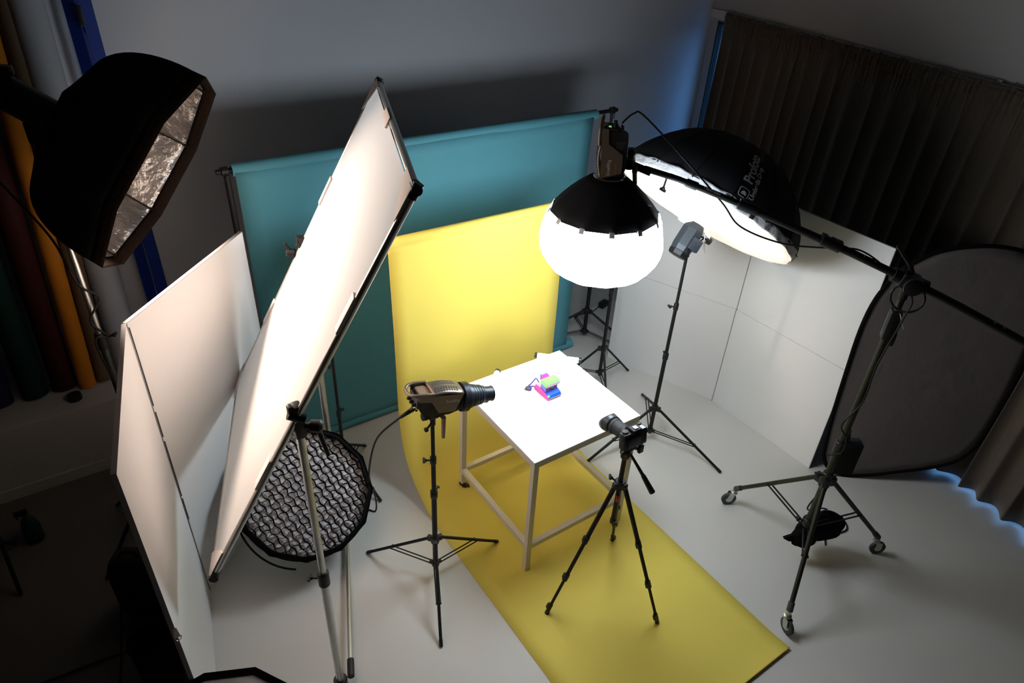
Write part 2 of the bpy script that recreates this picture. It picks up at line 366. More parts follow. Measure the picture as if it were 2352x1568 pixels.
# --- backdrop systems
def hooks(t, p, d):
    b = MB(); b.lathe(V(p)-V(d)*.03, d, [(.015, 0), (.026, .004), (.026, .04), (.015, .044)], n=18); b.tube(V(p)+V((0, -.02, -.01)), V(p)+V((-.03, -.05, -.05)), .003)
    return b.build('end_clamp', 'plastic', t)
s1 = stand('backdrop_stand', 'slim black stand holding the left end of the teal roll', (.835, 4.02), 2.14, [(.45, 4.25, 0), (.75, 3.70, 0), (1.15, 4.2, 0)], .32, .14, .021, joints=(1.0,), group=None)
s2 = stand('backdrop_stand', 'black stand rising right of the teal paper to its crossbar end', (3.79, 4.04), 2.15, [(3.25, 4.30, 0), (4.08, 3.50, 0), (3.98, 4.40, 0)], .33, .11, .017, joints=(.8, 1.5), legr=.011, frac=.97)
hooks(s1, (.835, 4.02, 2.165), (1, 0, 0)); hooks(s2, (3.79, 4.03, 2.175), (1, 0, 0))
t = thing('teal_backdrop', 'wide teal paper backdrop hanging from its roll before the back wall', 'backdrop', (2.2, 4.02, 0))
RZ = 2.165
MB().lathe((.87, 4.02, RZ), (1, 0, 0), [(.024, -.004), (.036, -.004), (.038, 0), (.038, 2.735), (.036, 2.739), (.024, 2.739)], n=40, caps=False).build('top_roll', 'teal', t)
MB().tube((.78, 4.02, RZ), (3.83, 4.03, RZ+.008), .015, n=16).build('crossbar', 'black', t)
def tfn(u, v):
    x = .875 + (2.68-.03*v)*u; z = RZ-.005 - (RZ-.06)*v; return V((x, 3.983 + .012*sin(pi*v) + .004*sin(3*pi*u), z))
MB().grid(tfn, 24, 30).build('paper_sheet', 'teal', t, solid=.0012)
MB().lathe((.85, 4.02, .05), (1, 0, 0), [(.03, 0), (.045, 0), (.045, 2.76), (.03, 2.76)], n=36, caps=False).build('bottom_roll', 'teal', t)
s3 = stand('backdrop_stand', 'thin black stand with leg braces left of the yellow paper', (1.15, 3.50), 1.80, [(1.40, 3.74, 0), (1.26, 3.17, 0), (.83, 3.6, 0)], .30, .12, .012, joints=(.60, 1.2))
s4 = stand('backdrop_stand', 'black stand behind the right rear table corner, holding the yellow roll', (3.45, 3.42), 1.80, [(3.82, 3.44, 0), (3.18, 3.64, 0), (3.24, 3.06, 0)], .385, .14, .0145, joints=(.92,), legr=.0095)
# refine: yellow backdrop
t = thing('yellow_backdrop', 'yellow paper backdrop curving from its roll onto the floor under the table', 'backdrop', (2.12, 3.3, 0))
YZ, YY = 1.84, 3.33
MB().lathe((1.46, YY, YZ), (1, -.01, 0), [(.022, -.003), (.034, -.003), (.036, 0), (.036, 1.38), (.022, 1.38)], n=36, caps=False).build('top_roll', 'yellow', t)
MB().tube((1.13, 3.36, YZ), (3.47, YY+.005, YZ), .014, n=14).build('crossbar', 'black', t)
prof = [(3.293, 1.835), (3.285, 1.6), (3.275, 1.3), (3.272, 1.05), (3.272, .8), (3.268, .6), (3.25, .44), (3.205, .30), (3.13, .19), (3.02, .10), (2.88, .035), (2.74, .008), (2.5, .003), (2.0, .0025), (1.4, .003), (1.05, .004), (.95, .010), (.90, .018)]
def cat(P, n):
    o = []; Q = [P[0]] + P + [P[-1]]
    for i in range(1, len(Q)-2):
        for k in range(n):
            tt = k/n; o.append(tuple(.5*((2*Q[i][j]) + (Q[i+1][j]-Q[i-1][j])*tt + (2*Q[i-1][j]-5*Q[i][j]+4*Q[i+1][j]-Q[i+2][j])*tt*tt + (-Q[i-1][j]+3*Q[i][j]-3*Q[i+1][j]+Q[i+2][j])*tt**3) for j in (0, 1)))
    o.append(P[-1]); return o
pr = cat(prof, 4)
def yfn(u, v):
    k = int(round(v*(len(pr)-1))); y, z = pr[k]; return V((1.48 + 1.288*u, y, max(.0022, z)))
MB().grid(yfn, 14, len(pr)).build('paper_sheet', 'yellow', t, solid=.001)

# --- right umbrella stand
s5 = stand('light_stand', 'black light stand behind the right table corner carrying the umbrella flash', (3.32, 2.655), 1.66, [(3.684, 3.106, 0), (2.739, 2.714, 0), (3.538, 2.106, 0)], .335, .115, .015, joints=(.815, 1.235), legr=.0105, frac=.58)
# --- snoot stand
s6 = stand('light_stand', 'black light stand in front of the table, carrying the snooted lamp', (1.288, 2.432), 1.24, [(1.006, 2.81, 0), (1.753, 2.447, 0), (1.082, 1.999, 0)], .335, .12, .0155, joints=(.72, .98), legr=.0095, frac=.6)
# --- boom stand on casters
s7 = thing('boom_stand', 'heavy black wheeled boom stand standing at the right, sandbag on it', 'light stand', (3.336, 1.30, 0))
B0 = V((3.336, 1.30, 0)); PIV = V((3.336, 1.30, 2.082))
for z0, z1, rr in ((.26, .98, .021), (.98, 1.84, .0185), (1.84, 1.99, .017)): MB().tube(B0+V((0, 0, z0)), B0+V((0, 0, z1)), rr, n=18).build('column', mat('olive_black_tube', (.02, .021, .012), .4, .3, var=.1), s7)
feet7 = [V((3.364, 1.85, 0)), V((3.837, 1.047, 0)), V((2.853, 1.013, 0))]
h = MB(); joint(h, (3.336, 1.30, .71), .03, .07); c = MB(); joint(c, (3.336, 1.30, .315), .028, .05)
for i, F in enumerate(feet7):
    d = (F-B0).normalized(); d.z = 0; s0 = B0 + V((0, 0, .71)) + d*.05; e = F + V((0, 0, .17)) - d*.02
    h.box(B0 + V((0, 0, .71)) + d*.035, (.06, .035, .06), frame((0, 0, 1), d), bev=.006)
    lg = MB().tube(s0, e, .0145, n=14).build('leg', mat('olive_black_leg', (.02, .021, .012), .4, .3, var=.1), s7)
    MB().tube(e - (e-s0).normalized()*.03, e + (e-s0).normalized()*.025, .019, n=14).build('leg_socket', 'rubber', lg)
    caster(s7, F, .052, yaw=[2.6, -.6, -1.9][i], stem=.05)
    q = s0.lerp(e, .58); sd = V((-d.y, d.x, 0))*.014; br = MB()
    for sg in (-1, 1): br.tube(B0 + V((0, 0, .315)) + d*.03 + sd*sg, q + sd*sg, .0055, n=8)
    br.tube(q+sd*1.5, q-sd*1.5, .008, n=8); br.build('brace', 'black', s7)
h.build('leg_hub', 'plastic', s7); c.build('brace_collar', 'plastic', s7)
for z_, a in ((.98, .3), (1.84, .6), (.76, 2.6), (.36, 2.4)):
    c = MB(); joint(c, (3.336, 1.30, z_), .027, .10 if z_ > .9 else .05); cc = c.build('lock_collar', 'plastic', s7); knob(cc, B0 + V((cos(a)*.027, sin(a)*.027, z_)), (cos(a), sin(a), .2), .06)
b = MB(); b.box(B0+V((0, 0, 1.83)), (.055, .06, .17), frame((0, 0, 1), (.6, -.7, 0)), bev=.012); b.box(B0+V((.02, -.015, 1.75)), (.04, .05, .08), frame((0, 0, 1), (.6, -.7, 0)), bev=.01); b.build('geared_sleeve', 'plastic', s7)
BD = V((.607, -.751, -.259)).normalized()
b = MB(); b.tube(PIV - BD*.085, PIV + BD*.085, .036, n=20); b.tube(PIV-V((0, 0, .10)), PIV, .022); F7 = frame(BD)
b.box(PIV, (.075, .09, .10), F7, bev=.014); b.lathe(PIV + V((-.5, -.5, 0))*.08, (-.7, -.7, 0), [(.02, 0), (.045, .004), (.045, .02), (.02, .026)], n=20); b.build('swivel_clamp', 'plastic', s7)
b = MB(); b.tube(PIV+V((0, 0, .04)), PIV+V((-.02, .02, .09)), .012); b.tube(PIV+V((-.02, .02, .085)), PIV+V((-.075, .085, .17)), .009, .006); b.build('lever', 'plastic', s7)
b = MB()
for k in range(14):
    a0, a1 = 2*pi*k/14*.9, 2*pi*(k+1)/14*.9
    Fc = frame(V((-.69, -.27, .1))); P = lambda a: PIV + V((-.02, -.03, -.075)) + Fc @ V((cos(a)*.075, sin(a)*.075, 0))
    b.tube(P(a0), P(a1), .006, n=8)
b.build('cable_loop', 'cable', s7)
b = MB(); b.tube(PIV+V((-.03, -.03, -.16)), PIV+V((.01, -.06, -.25)), .0035); b.build('hitch_pin', 'chrome', s7)

BE = V((2.43, 2.42, 2.463)); t = thing('boom_pole', 'long black boom pole reaching from the wheeled stand to the lantern lamp', 'boom arm', PIV)
BPT = [V(q) for q in ((2.43, 2.42, 2.463), (2.593, 2.218, 2.418), (2.791, 1.974, 2.34), (2.974, 1.748, 2.258), (3.141, 1.541, 2.182), (3.33, 1.307, 2.085), (3.492, 1.107, 1.996), (3.71, .838, 1.863), (3.86, .65, 1.765))]
def BP(k):
    for a, c_ in zip(BPT, BPT[1:]):
        l = (c_-a).length
        if k <= l: return a.lerp(c_, k/l)
        k -= l
    return BPT[-1] + (BPT[-1]-BPT[-2]).normalized()*k
PATH = lambda k0, k1, n=14: [BP(k0+(k1-k0)*i/n) for i in range(n+1)]
MB().path(PATH(.08, .62, 6), .0155, n=18).build('thin_section', 'black', t)
MB().path(PATH(.60, 2.25), .0195, n=18).build('main_section', 'black', t)
b = MB(); b.tube(BP(.30), BP(.36), .021, n=16); knob(b.build('lock_collar', 'plastic', t), BP(.2)+V((0, 0, -.015)), (-.1, .1, -1), .09, 'alu')
b = MB(); b.tube(BP(.58), BP(.68), .027, n=18); b.box(BP(.61)+V((0, 0, .02)), (.03, .03, .03), frame(BD), bev=.005); b.box(BP(.66)+V((0, 0, -.03)), (.03, .03, .025), frame(BD), bev=.005); b.build('lock_collar', 'plastic', t)
b = MB(); b.tube(BP(1.02), BP(1.12), .029, n=18)
for k in (1.03, 1.08, 1.11): b.box(BP(k)+V((0, 0, .022)), (.022, .035, .03), frame(BD), bev=.005)
b.build('lock_collar', 'plastic', t)
b = MB()
for k in (1.24, 1.30, 1.95, 2.0): b.tube(BP(k), BP(k)+V((-.35, -.40, .84)).normalized()*.0215, .004, n=8)
b.build('rivets', 'alu', t)
sidev = BD.cross(V((0, 0, 1))).normalized(); sidev = -sidev if sidev.dot(V((-.69, -.72, 0))) < 0 else sidev; upv = (V((0, 0, 1))-BD*BD.z).normalized()
sd7 = (sidev*.55+upv*.83).normalized(); up7 = sd7.cross(BD); up7 = up7 if up7.z > 0 else -up7
text('maker_lettering', 'Manfrotto', 'letter', t, BP(.39) + sd7*.0157 - up7*.006, BD, up7, .022, .0004)
# box (power supply) on the boom stand column
t = thing('power_supply', 'black power supply box strapped to the boom stand column', 'power supply', (3.40, 1.27, .80))
MB().box(B0+V((.055, -.03, .915)), (.12, .075, .23), frame((0, 0, 1), (.75, -.6, 0)), bev=.008).build('casing', 'dfab', t)
MB().path([B0+V((.02, -.03, 1.04)), B0+V((.05, 0, 1.10)), B0+V((.02, -.02, 1.02))], .004, sub=6).build('strap', 'cable', t)
# sandbag
t = thing('sandbag', 'black fabric sandbag hanging between the legs of the wheeled stand', 'sandbag', B0+V((.12, -.05, .1)))
rh = V((.826, -.562, 0)); back = V((.49, .67, 0)).normalized()
def bag(b, c, sx, sy, sz, sag=.3):
    def fn(u, v):
        a = 2*pi*u; e = pi*v; r = sin(e)**.6
        x = cos(a)*r*sx; y = sin(a)*r*sy; z = cos(e)*sz
        z += .04*sz*sin(5*a) - sag*abs(x/sx)**2*sz*.2; x *= 1+.06*sin(7*e+3*a)
        return V(c) + rh*x + back*y + V((0, 0, z))
    b.grid(fn, 40, 22, cu=True)
b = MB(); bag(b, B0+V((.165, -.02, .235)), .15, .055, .115); b.build('right_pouch', 'fabric', t)
b = MB(); bag(b, B0+V((.015, -.01, .235)), .085, .05, .10); b.build('left_pouch', 'fabric', t)
MB().prism([(-.18, -.03), (-.08, .03), (-.06, -.05), (-.14, -.055)], B0+V((.05, -.03, .24)), rh, (0, 0, 1), .02).build('flap', 'fabric', t)
def sfn(u, v):
    x = -.02 + .25*u; z = .33 + .065*sin(pi*u) + .02*(v-.5)*(2 if u > .4 else 1); return B0 + rh*x + V((.03, .02, z)) + back*(v-.5)*.03
MB().grid(sfn, 20, 4).build('strap', 'fabric', t, solid=.006)

# ================================================================ LAMP HEADS (same lamp twice)
def lamp(T, root, screen):
    # local: x light axis, z handle side, y side
    R3 = T.to_3x3(); pt = lambda *q: T @ V(q); ax = lambda *q: R3 @ V(q)
    b = MB(T); b.prism([(-.085, -.066), (.055, -.066), (.10, -.05), (.115, .052), (-.115, .052), (-.125, -.005)], (0, .052, 0), (1, 0, 0), (0, 0, 1), .104)
    body = b.build('body', 'plastic', root)
    for sg in (-1, 1):
        b = MB(T); b.prism([(-.13, .030), (-.06, .024), (-.01, -.046), (.082, -.046), (.112, .056), (-.135, .062)], (0, sg*.052 + (.007 if sg > 0 else 0), 0), (1, 0, 0), (0, 0, 1), .007)
        sp = b.build('side_panel', 'bronze', root)
        b = MB(T)
        for k in range(8): b.box((-.072+.0065*k, sg*.053, -.035+.002*k), (.003, .003, .05-.004*k))
        b.build('cooling_fins', 'rubber', sp, smooth=False)
        if sg < 0: o_, ux, uy = pt(.018, -.0592, .012), ax(1, 0, 0), ax(0, 0, 1)
        else: o_, ux, uy = pt(.095, .0592, .012), ax(-1, 0, 0), ax(0, 0, 1)
        text('maker_lettering', 'SmallRig', 'letter', sp, o_, ux, uy, .024, .0003)
        o2 = pt(-.005, -.0592, -.018) if sg < 0 else pt(.085, .0592, -.018)
        text('model_lettering', 'RC 350B COB', 'orangelet', sp, o2, ux, uy, .009, .0003)
    # curved bronze top with grille and loop handle
    def tf(u, v):
        x = -.06 + .172*u; y = (v-.5)*.116; return V((x, y, .066 + .012*sin(pi*min(1, u+.1)) - .010*(2*v-1)**4))
    tb = MB(T).grid(tf, 14, 12).build('top_cover', 'bronze', root, solid=.008)
    g = MB(T)
    for i in range(9):
        for j in range(7):
            x = -.038 + .0145*i + .006*math.cos((j-3)*.55)*1.; y = (j-3)*.0135
            if abs(j-3) == 0: continue
            z = tf((x+.06)/.172, y/.116+.5).z + .0042
            F = frame((0, 0, 1), (1, .35*(1 if j > 3 else -1), 0)); g.box((x, y, z), (.0095, .0085, .002), F, bev=.0009)
    g.build('vent_holes', 'gap', tb, smooth=False)
    g = MB(T); hp = [(-.055, -.055, .070), (-.10, -.056, .071), (-.145, -.050, .068), (-.170, -.030, .062), (-.176, 0, .060), (-.170, .030, .062), (-.145, .050, .068), (-.10, .056, .071), (-.055, .055, .070)]
    g.path(hp, .0085, n=10, sub=5); g.build('handle', 'bronze', root)
    MB(T).prism([(-.118, -.036), (-.07, -.040), (-.052, -.020), (-.052, .020), (-.07, .040), (-.118, .036)], (0, 0, .052), (1, 0, 0), (0, 1, 0), .010).build('handle_recess', 'bronzehi', root)
    # rear control panel
    rp_ = MB(T); rp_.box((-.127, 0, .012), (.012, .096, .055), M.Rotation(-.12, 3, 'Y'), bev=.004); rpo = rp_.build('control_panel', 'rubber', root)
    kb = MB(T)
    for y, z in ((-.03, .0), (.0, .0), (.03, .0)): kb.tube((-.132, y, z), (-.150, y, z), .009, n=16)
    for y, z in ((-.035, -.03), (-.015, -.035), (.01, -.035), (.033, -.03)): kb.tube((-.118, y, z), (-.128, y, z-.003), .005, n=10)
    kb.build('dials', 'plastic', rpo)
    MB(T).box((-.134, .022, .026), (.003, .022, .014)).build('screen', 'screen' if screen else 'glass', rpo, smooth=False)
    MB(T).lathe((.105, 0, -.003), (1, 0, 0), [(.052, 0), (.062, .006), (.062, .024), (.054, .03)], n=36).build('mount_ring', 'plastic', root)

# ================================================================ LANTERN on the boom
LC = V((2.31, 2.425, 2.075))
t = thing('lantern_lamp', 'bronze and black lamp head hanging nose-down on the boom above the lantern', 'studio lamp', LC+V((0, 0, .46)))
zx = V((-.74, .67, 0)); xd = V((.04, -.03, -1)).normalized(); zx = (zx-xd*zx.dot(xd)).normalized(); yd = zx.cross(xd)
TL = M(((xd.x, yd.x, zx.x, 0), (xd.y, yd.y, zx.y, 0), (xd.z, yd.z, zx.z, 0), (0, 0, 0, 1))); TL.translation = LC + V((.005, -.003, .335+.122))
lamp(TL @ M.Scale(1.0, 4), t, True)
b = MB(TL); b.box((.0, 0, -.085), (.05, .06, .03), bev=.006); b.build('tilt_mount', 'plastic', t)
b = MB(); jp = TL @ V((0, 0, -.09)); b.tube(jp, BE + BD*.02, .016); b.lathe(BE - V((0, 0, .028)), (0, 0, 1), [(.02, 0), (.032, .006), (.034, .03), (.026, .055)], n=20); b.tube(BE, BE+BD*.12, .019, n=18); b.build('tilt_bracket', 'plastic', t)
b = MB(); q = BE + BD*.03 + V((-.03, -.035, -.01)); b.tube(q+V((.01, .01, .01)), q+V((-.01, -.012, 0)), .014); b.tube(q, q+V((.02, -.01, -.125)), .012, .010, n=10); b.build('clamp_lever', 'bronze', t)
# lantern
t = thing('lantern_softbox', 'glowing white round lantern with black skirt above the table', 'lantern softbox', LC)
lob = lambda i, n, h: 1 + .012*cos(12*2*pi*i/n) + .006*sin(5*2*pi*i/n + h*20)
prof = [(.278, .148), (.306, .105), (.320, .045), (.325, 0), (.321, -.045), (.306, -.09), (.278, -.135), (.235, -.17), (.17, -.194), (.09, -.205), (.02, -.208)]
MB().lathe(LC, (0, 0, 1), prof[::-1], n=96, x=(1, 0, 0), rmod=lob).build('glowing_cloth', 'lantern', t)
pk = lambda i, n, h: 1 - .035*abs(sin(6*2*pi*i/n))*min(1, (.34-h)/.17)
MB().lathe(LC, (0, 0, 1), [(.078, .338), (.11, .322), (.155, .288), (.20, .247), (.245, .199), (.284, .150)], n=96, caps=False, rmod=pk).build('black_skirt', 'navyfab', t, solid=.003)
for k in range(12):
    a = 2*pi*(k+.5)/12 + .2; q = LC + V((cos(a)*.287, sin(a)*.287, .147)); F = frame((cos(a), sin(a), .5))
    MB().box(q, (.028, .026, .004), F, bev=.0015).build('tab', 'wsticker', t)
MB().lathe(LC+V((0, 0, .322)), (0, 0, 1), [(.060, 0), (.082, .002), (.084, .012), (.076, .022), (.06, .022)], n=40).build('speed_ring', 'chrome', t)
a = -1.25
text('product_lettering', 'Lantern', 'letter', t, LC + V((.10, -.20, .235)), V((.75, .35, -.35)), V((-.35, .55, .75)), .022, .0004)

# ================================================================ UMBRELLA
UC = V((3.505, 2.725, 1.888)); UN = V((-.614, -.037, -.788)).normalized(); UA = -UN
e1 = V((.06, -.998, 0)).normalized(); e2 = UA.cross(e1); UR = .64; UH = .46
def ush(rr, th, off=0.):
    k = max(0., 1-(min(rr, UR)/UR)**2.4)**.75; sc = 1 - .016*(1-abs(math.cos(8*(th+RD(5)))))*(rr/UR)
    return UC + UA*(UH*k+off) + (e1*cos(th) + e2*sin(th))*(rr*sc + off*.3)
t = thing('umbrella_softbox', 'large black-backed umbrella, its white diffuser lit warm, behind the boom', 'umbrella', UC)
MB().grid(lambda u, v: ush(UR*sin(v*pi/2), 2*pi*u, .004), 96, 22, cu=True).build('black_canopy', 'navyfab', t, solid=.003)
rib = MB()
for k in range(16):
    th = 2*pi*k/16 - RD(5)
    rib.path([ush(UR*sin(j/10*pi/2), th, .0065) for j in range(11)], .0028, n=6)
rib.build('ribs', 'fabric', t)
def ud(u, v):
    th = 2*pi*u; r = UR*(1-v)*.985; sc = 1 - .016*(1-abs(math.cos(8*(th+RD(5)))))*(r/UR)
    return UC + UN*(.03 + .055*(1-(r/UR)**2)) + (e1*cos(th) + e2*sin(th))*r*sc
MB().grid(ud, 96, 14, cu=True).build('front_diffuser', 'umbfront', t, solid=.002)
def ur(u, v):
    th = 2*pi*u; r = UR*(1.002 - .012*v + .008*sin(37*th)*sin(pi*v)); return UC + UN*(-.015 + .05*v + .004*sin(23*th)) + (e1*cos(th)+e2*sin(th))*r
MB().grid(ur, 160, 6, cu=True).build('gathered_hem', 'umbrim', t, solid=.002)
tips = MB()
for k in range(16):
    th = 2*pi*k/16 - RD(5); q = ush(UR, th, 0); tips.tube(q, q+(q-UC).normalized()*.012, .004, n=8)
tips.build('rib_tips', 'plastic', t)
# lettering on the canopy, following its surface
def uwarp(th0, r0, sx, up):
    def f(x, y, z):
        th = th0; r = r0; h = .002; n_ = 8; step = x/n_
        for _ in range(n_):
            d = (ush(r+h, th) - ush(r, th)).length/h; r -= step/max(d, .5)
        return ush(r, th + y/max(.2, r), .009 + z*.5)
    return f
# reading direction runs from the rim to the apex; letters' tops point to smaller angles
def uwarp2(th0, r0):
    g = uwarp(th0, r0, 1, 1)
    return lambda x, y, z: g(x, -y, z)
text('brand_lettering', 'Profoto', 'letter', t, UC, e1, e2, .085, .0005, bold=.0022, warp=uwarp2(RD(316.5), .590))
text('model_lettering', 'Umbrella Deep', 'letter', t, UC, e1, e2, .044, .0005, bold=.0012, warp=uwarp2(RD(320.8), .628))
text('size_lettering', 'White L', 'greylet', t, UC, e1, e2, .044, .0005, warp=uwarp2(RD(320.8), .455))
g_ = uwarp2(RD(316.5), .634)
lg = MB(); N_ = 24
def rr2(i, n, w, h, r):
    a = 2*pi*i/n; x = math.copysign(abs(cos(a))**.45, cos(a))*w; y = math.copysign(abs(sin(a))**.45, sin(a))*h; return x, y
o1 = [lg.b.verts.new(g_(*[c_+d_ for c_, d_ in zip(rr2(i, N_, .034, .034, 0), (.036, .024))], .001)) for i in range(N_)]
o2 = [lg.b.verts.new(g_(*[c_+d_ for c_, d_ in zip(rr2(i, N_, .029, .029, 0), (.036, .024))], .001)) for i in range(N_)]
for i in range(N_): lg.f((o1[i], o1[(i+1) % N_], o2[(i+1) % N_], o2[i]))
dm = [lg.b.verts.new(g_(.022, .024+y, .001)) for y in (-.018, .018)] + [lg.b.verts.new(g_(.022+.026*sin(a), .024+.018*cos(a), .001)) for a in [pi*k/10 for k in range(1, 10)]]
lg.f([dm[0]] + [dm[1]] + dm[2:])
lg.build('logo', 'letter', t, smooth=False)
# flash head in the umbrella
HB = V((3.335, 2.668, 1.69))
t = thing('flash_head', 'dark blue-grey flash head pointing up into the umbrella from its stand', 'flash head', HB)
Tm = frame(UA, V((-.55, -.72, .2))).to_4x4(); Tm.translation = UC + UN*.215
Tm = Tm @ M.Diagonal((1.25, 1.25, .85, 1))
hx = lambda rr, n, h: 1
b = MB(Tm); b.lathe((0, 0, -.13), (0, 0, 1), [(.050, 0), (.056, .01), (.060, .05), (.060, .20), (.052, .235), (.046, .25)], n=8, x=(1, 0, 0)); b.build('casing', 'headblue', t, smooth=False)
b = MB(Tm); b.lathe((0, 0, -.165), (0, 0, 1), [(.046, 0), (.054, .005), (.058, .04)], n=8, x=(1, 0, 0)); b.build('rear_panel', 'plastic', t, smooth=False)
b = MB(Tm); b.box((.040, .038, -.03), (.045, .06, .10), bev=.008); b.build('battery', 'headblue', t)
b = MB(Tm); b.tube((.0, .075, .065), (.01, .06, .01), .004); b.lathe((.01, .055, .06), (.2, 1, 0), [(.008, 0), (.008, .03), (.028, .034), (.028, .055), (.02, .06)], n=20); b.build('knob', 'plastic', t)
b = MB(Tm); b.box((0, -.03, .01), (.03, .05, .05), bev=.008); b.build('stand_mount', 'plastic', t)
MB().tube(HB+V((-.015, -.013, -.07)), HB+V((-.02, -.01, .0)), .017, n=14).build('stand_socket', 'plastic', t)
def clf(u, v):
    th = 2*pi*u; r = .066 + .05*v*(1+.25*sin(5*th)+.12*sin(11*th)); return UC + UN*(.08 + .06*v*(.5+.5*sin(3*th+1)) + .02) + (e1*cos(th)+e2*sin(th))*r
cf = bpy.data.objects['umbrella_softbox']; MB().grid(clf, 60, 8, cu=True).build('drawstring_collar', 'umbfront', cf, solid=.002)
b = MB(); q = UC + UN*.12 + V((.03, -.06, 0)); b.path([q, q+V((-.03, -.03, -.06)), q+V((-.01, -.03, -.14)), q+V((.01, -.03, -.17))], .003, sub=6); b.build('drawstring', 'tag', cf)

# ================================================================ SNOOTED LAMP
az, pi_ = RD(-5), RD(-12); xd = V((cos(az)*cos(pi_), sin(az)*cos(pi_), sin(pi_))); yd = V((0, 0, 1)).cross(xd).normalized(); zd = xd.cross(yd)
TS = M(((xd.x, yd.x, zd.x, 0), (xd.y, yd.y, zd.y, 0), (xd.z, yd.z, zd.z, 0), (0, 0, 0, 1))); TS.translation = V((1.315, 2.425, 1.400))
t = thing('snoot_lamp', 'bronze and black lamp head with a conical snoot pointing over the table', 'studio lamp', (1.29, 2.43, 1.26))
lamp(TS @ M.Scale(1.02, 4), t, False)
TS2 = TS @ M.Translation(V((.128, 0, -.004)))
sn = MB(TS2).lathe((0, 0, 0), (1, 0, 0), [(.060, 0), (.078, .004), (.080, .035), (.068, .042), (.066, .06), (.060, .064), (.050, .125), (.047, .13), (.046, .145), (.040, .147), (.040, .19), (.042, .191), (.042, .196), (.034, .196), (.034, .15)], n=48, caps=False).build('snoot', 'snoot', t)
ln = MB(TS2)
for k, r in ((.07, .0600), (.086, .0572), (.104, .0543), (.120, .0518)): ln.lathe((k, 0, 0), (1, 0, 0), [(r-.002, 0), (r+.0012, .0005), (r+.0012, .0025), (r-.002, .003)], n=40)
ln.build('seams', 'snootline', sn)
MB(TS2).tube((.0, 0, 0), (.02, 0, 0), .06, n=30).build('inner_baffle', 'fabric', sn)
b = MB(); P0 = V((1.290, 2.431, 1.235)); b.tube(P0, P0+V((0, 0, .055)), .015); b.box(P0+V((0, 0, .075)), (.06, .05, .05), bev=.01); b.lathe(P0+V((-.03, .0, .07)), (-1, 0, .2), [(.018, 0), (.022, .006), (.022, .03), (.012, .034)], n=16); b.tube(P0+V((0, 0, .02)), P0+V((-.055, -.03, .01)), .006); b.box(P0+V((-.055, -.03, .01)), (.02, .02, .02), bev=.005); b.build('tilt_bracket', 'plastic', t)
b = MB(); q = P0+V((.04, -.045, .06)); b.tube(q-V((0, -.03, 0)), q, .013); b.tube(q, q+V((-.015, -.02, -.115)), .013, .010, n=10); b.build('clamp_lever', 'bronzehi', t)
# cable from the snoot lamp to the floor
tag(MB().path([TS @ V((-.15, -.02, -.035)), TS @ V((-.20, -.02, -.075)), V((1.05, 2.62, 1.10)), V((1.06, 2.80, .72)), V((1.13, 2.98, .40)), V((1.20, 3.10, .12)), V((1.19, 3.10, .012)), V((1.15, 3.14, .01)), V((1.11, 3.10, .01)), V((1.09, 3.14, .01)), V((1.0, 3.3, .01))], .0055, sub=8).build('power_cable', 'cable'), 'black power cable hanging from the snooted lamp down to the floor', 'cable')
sn_c = thing('plug_sleeve', 'black plug sleeve at the rear of the snooted lamp', 'cable plug', TS @ V((-.15, -.02, -.035)))
MB().tube(TS @ V((-.135, -.02, -.03)), TS @ V((-.20, -.02, -.075)), .014, .008, n=12).build('sleeve', 'plastic', sn_c)
# cable along the boom
q0 = TL @ V((-.14, -.02, -.03))
cb = MB(); cb.path([q0, q0+V((.04, -.03, .05)), q0+V((.09, -.06, .035)), BP(.30)+V((0, 0, .09)), BP(.50)+V((0, 0, -.03)), BP(.62)+V((0, 0, -.11)), BP(.85)+V((0, 0, -.10)), BP(1.08)+V((0, 0, -.02)), BP(1.22)+V((0, 0, .032)), BP(1.38)+V((0, 0, .0)), PIV+V((-.05, -.06, -.05)), PIV+V((-.02, -.05, -.2)), B0+V((-.04, -.03, 1.6)), B0+V((-.025, -.03, 1.35)), B0+V((-.09, -.0, 1.20)), B0+V((-.03, -.03, 1.08)), B0+V((-.025, -.03, .98)), B0+V((-.06, .03, .93))], .0045, sub=8)
tag(cb.build('lamp_cable', 'cable'), 'thin black cable looping from the lantern lamp along the boom pole', 'cable')
b = MB(); b.path([B0+V((.10, -.03, .80)), B0+V((.16, .10, .30)), V((3.90, 1.45, .012)), V((3.93, 1.33, .008)), V((3.86, 1.25, .008)), V((3.70, 1.29, .008)), V((3.62, 1.25, .008))], .0055, sub=8)
tag(b.build('mains_cable', 'cable'), 'black mains cable lying on the floor by the sandbag', 'cable')

# ================================================================ SCRIM FRAME
k_ = 1.42/.9; CC = V((0, 0, 3.6))
A_, B_, C_, D_ = [CC + (V(q)-CC)*k_ for q in ((.925, 2.052, 3.072), (.614, 1.208, 3.072), (.063, 1.411, 1.987), (.374, 2.255, 1.987))]
t = thing('translucent_scrim', 'large leaning white translucent scrim panel in a thin metal frame', 'scrim', (C_+D_)/2)
NS = (B_-A_).cross(D_-A_).normalized(); NS = NS if NS.z > 0 else -NS
def scf(u, v):
    p = A_.lerp(B_, u).lerp(D_.lerp(C_, u), v); return p + NS*(.010 + .006*sin(pi*u)*sin(pi*v)*sin(4*v+3*u))
def inset(p): c = (A_+B_+C_+D_)/4; return c + (p-c)*.982
MB().grid(lambda u, v: inset(scf(u, v)), 30, 40).build('cloth', 'scrim', t)
for p, q, nm in ((A_, B_, 0), (B_, C_, 1), (C_, D_, 2), (D_, A_, 3)): MB().tube(p, q, .0145, n=14).build('frame_tube', 'alu', t)
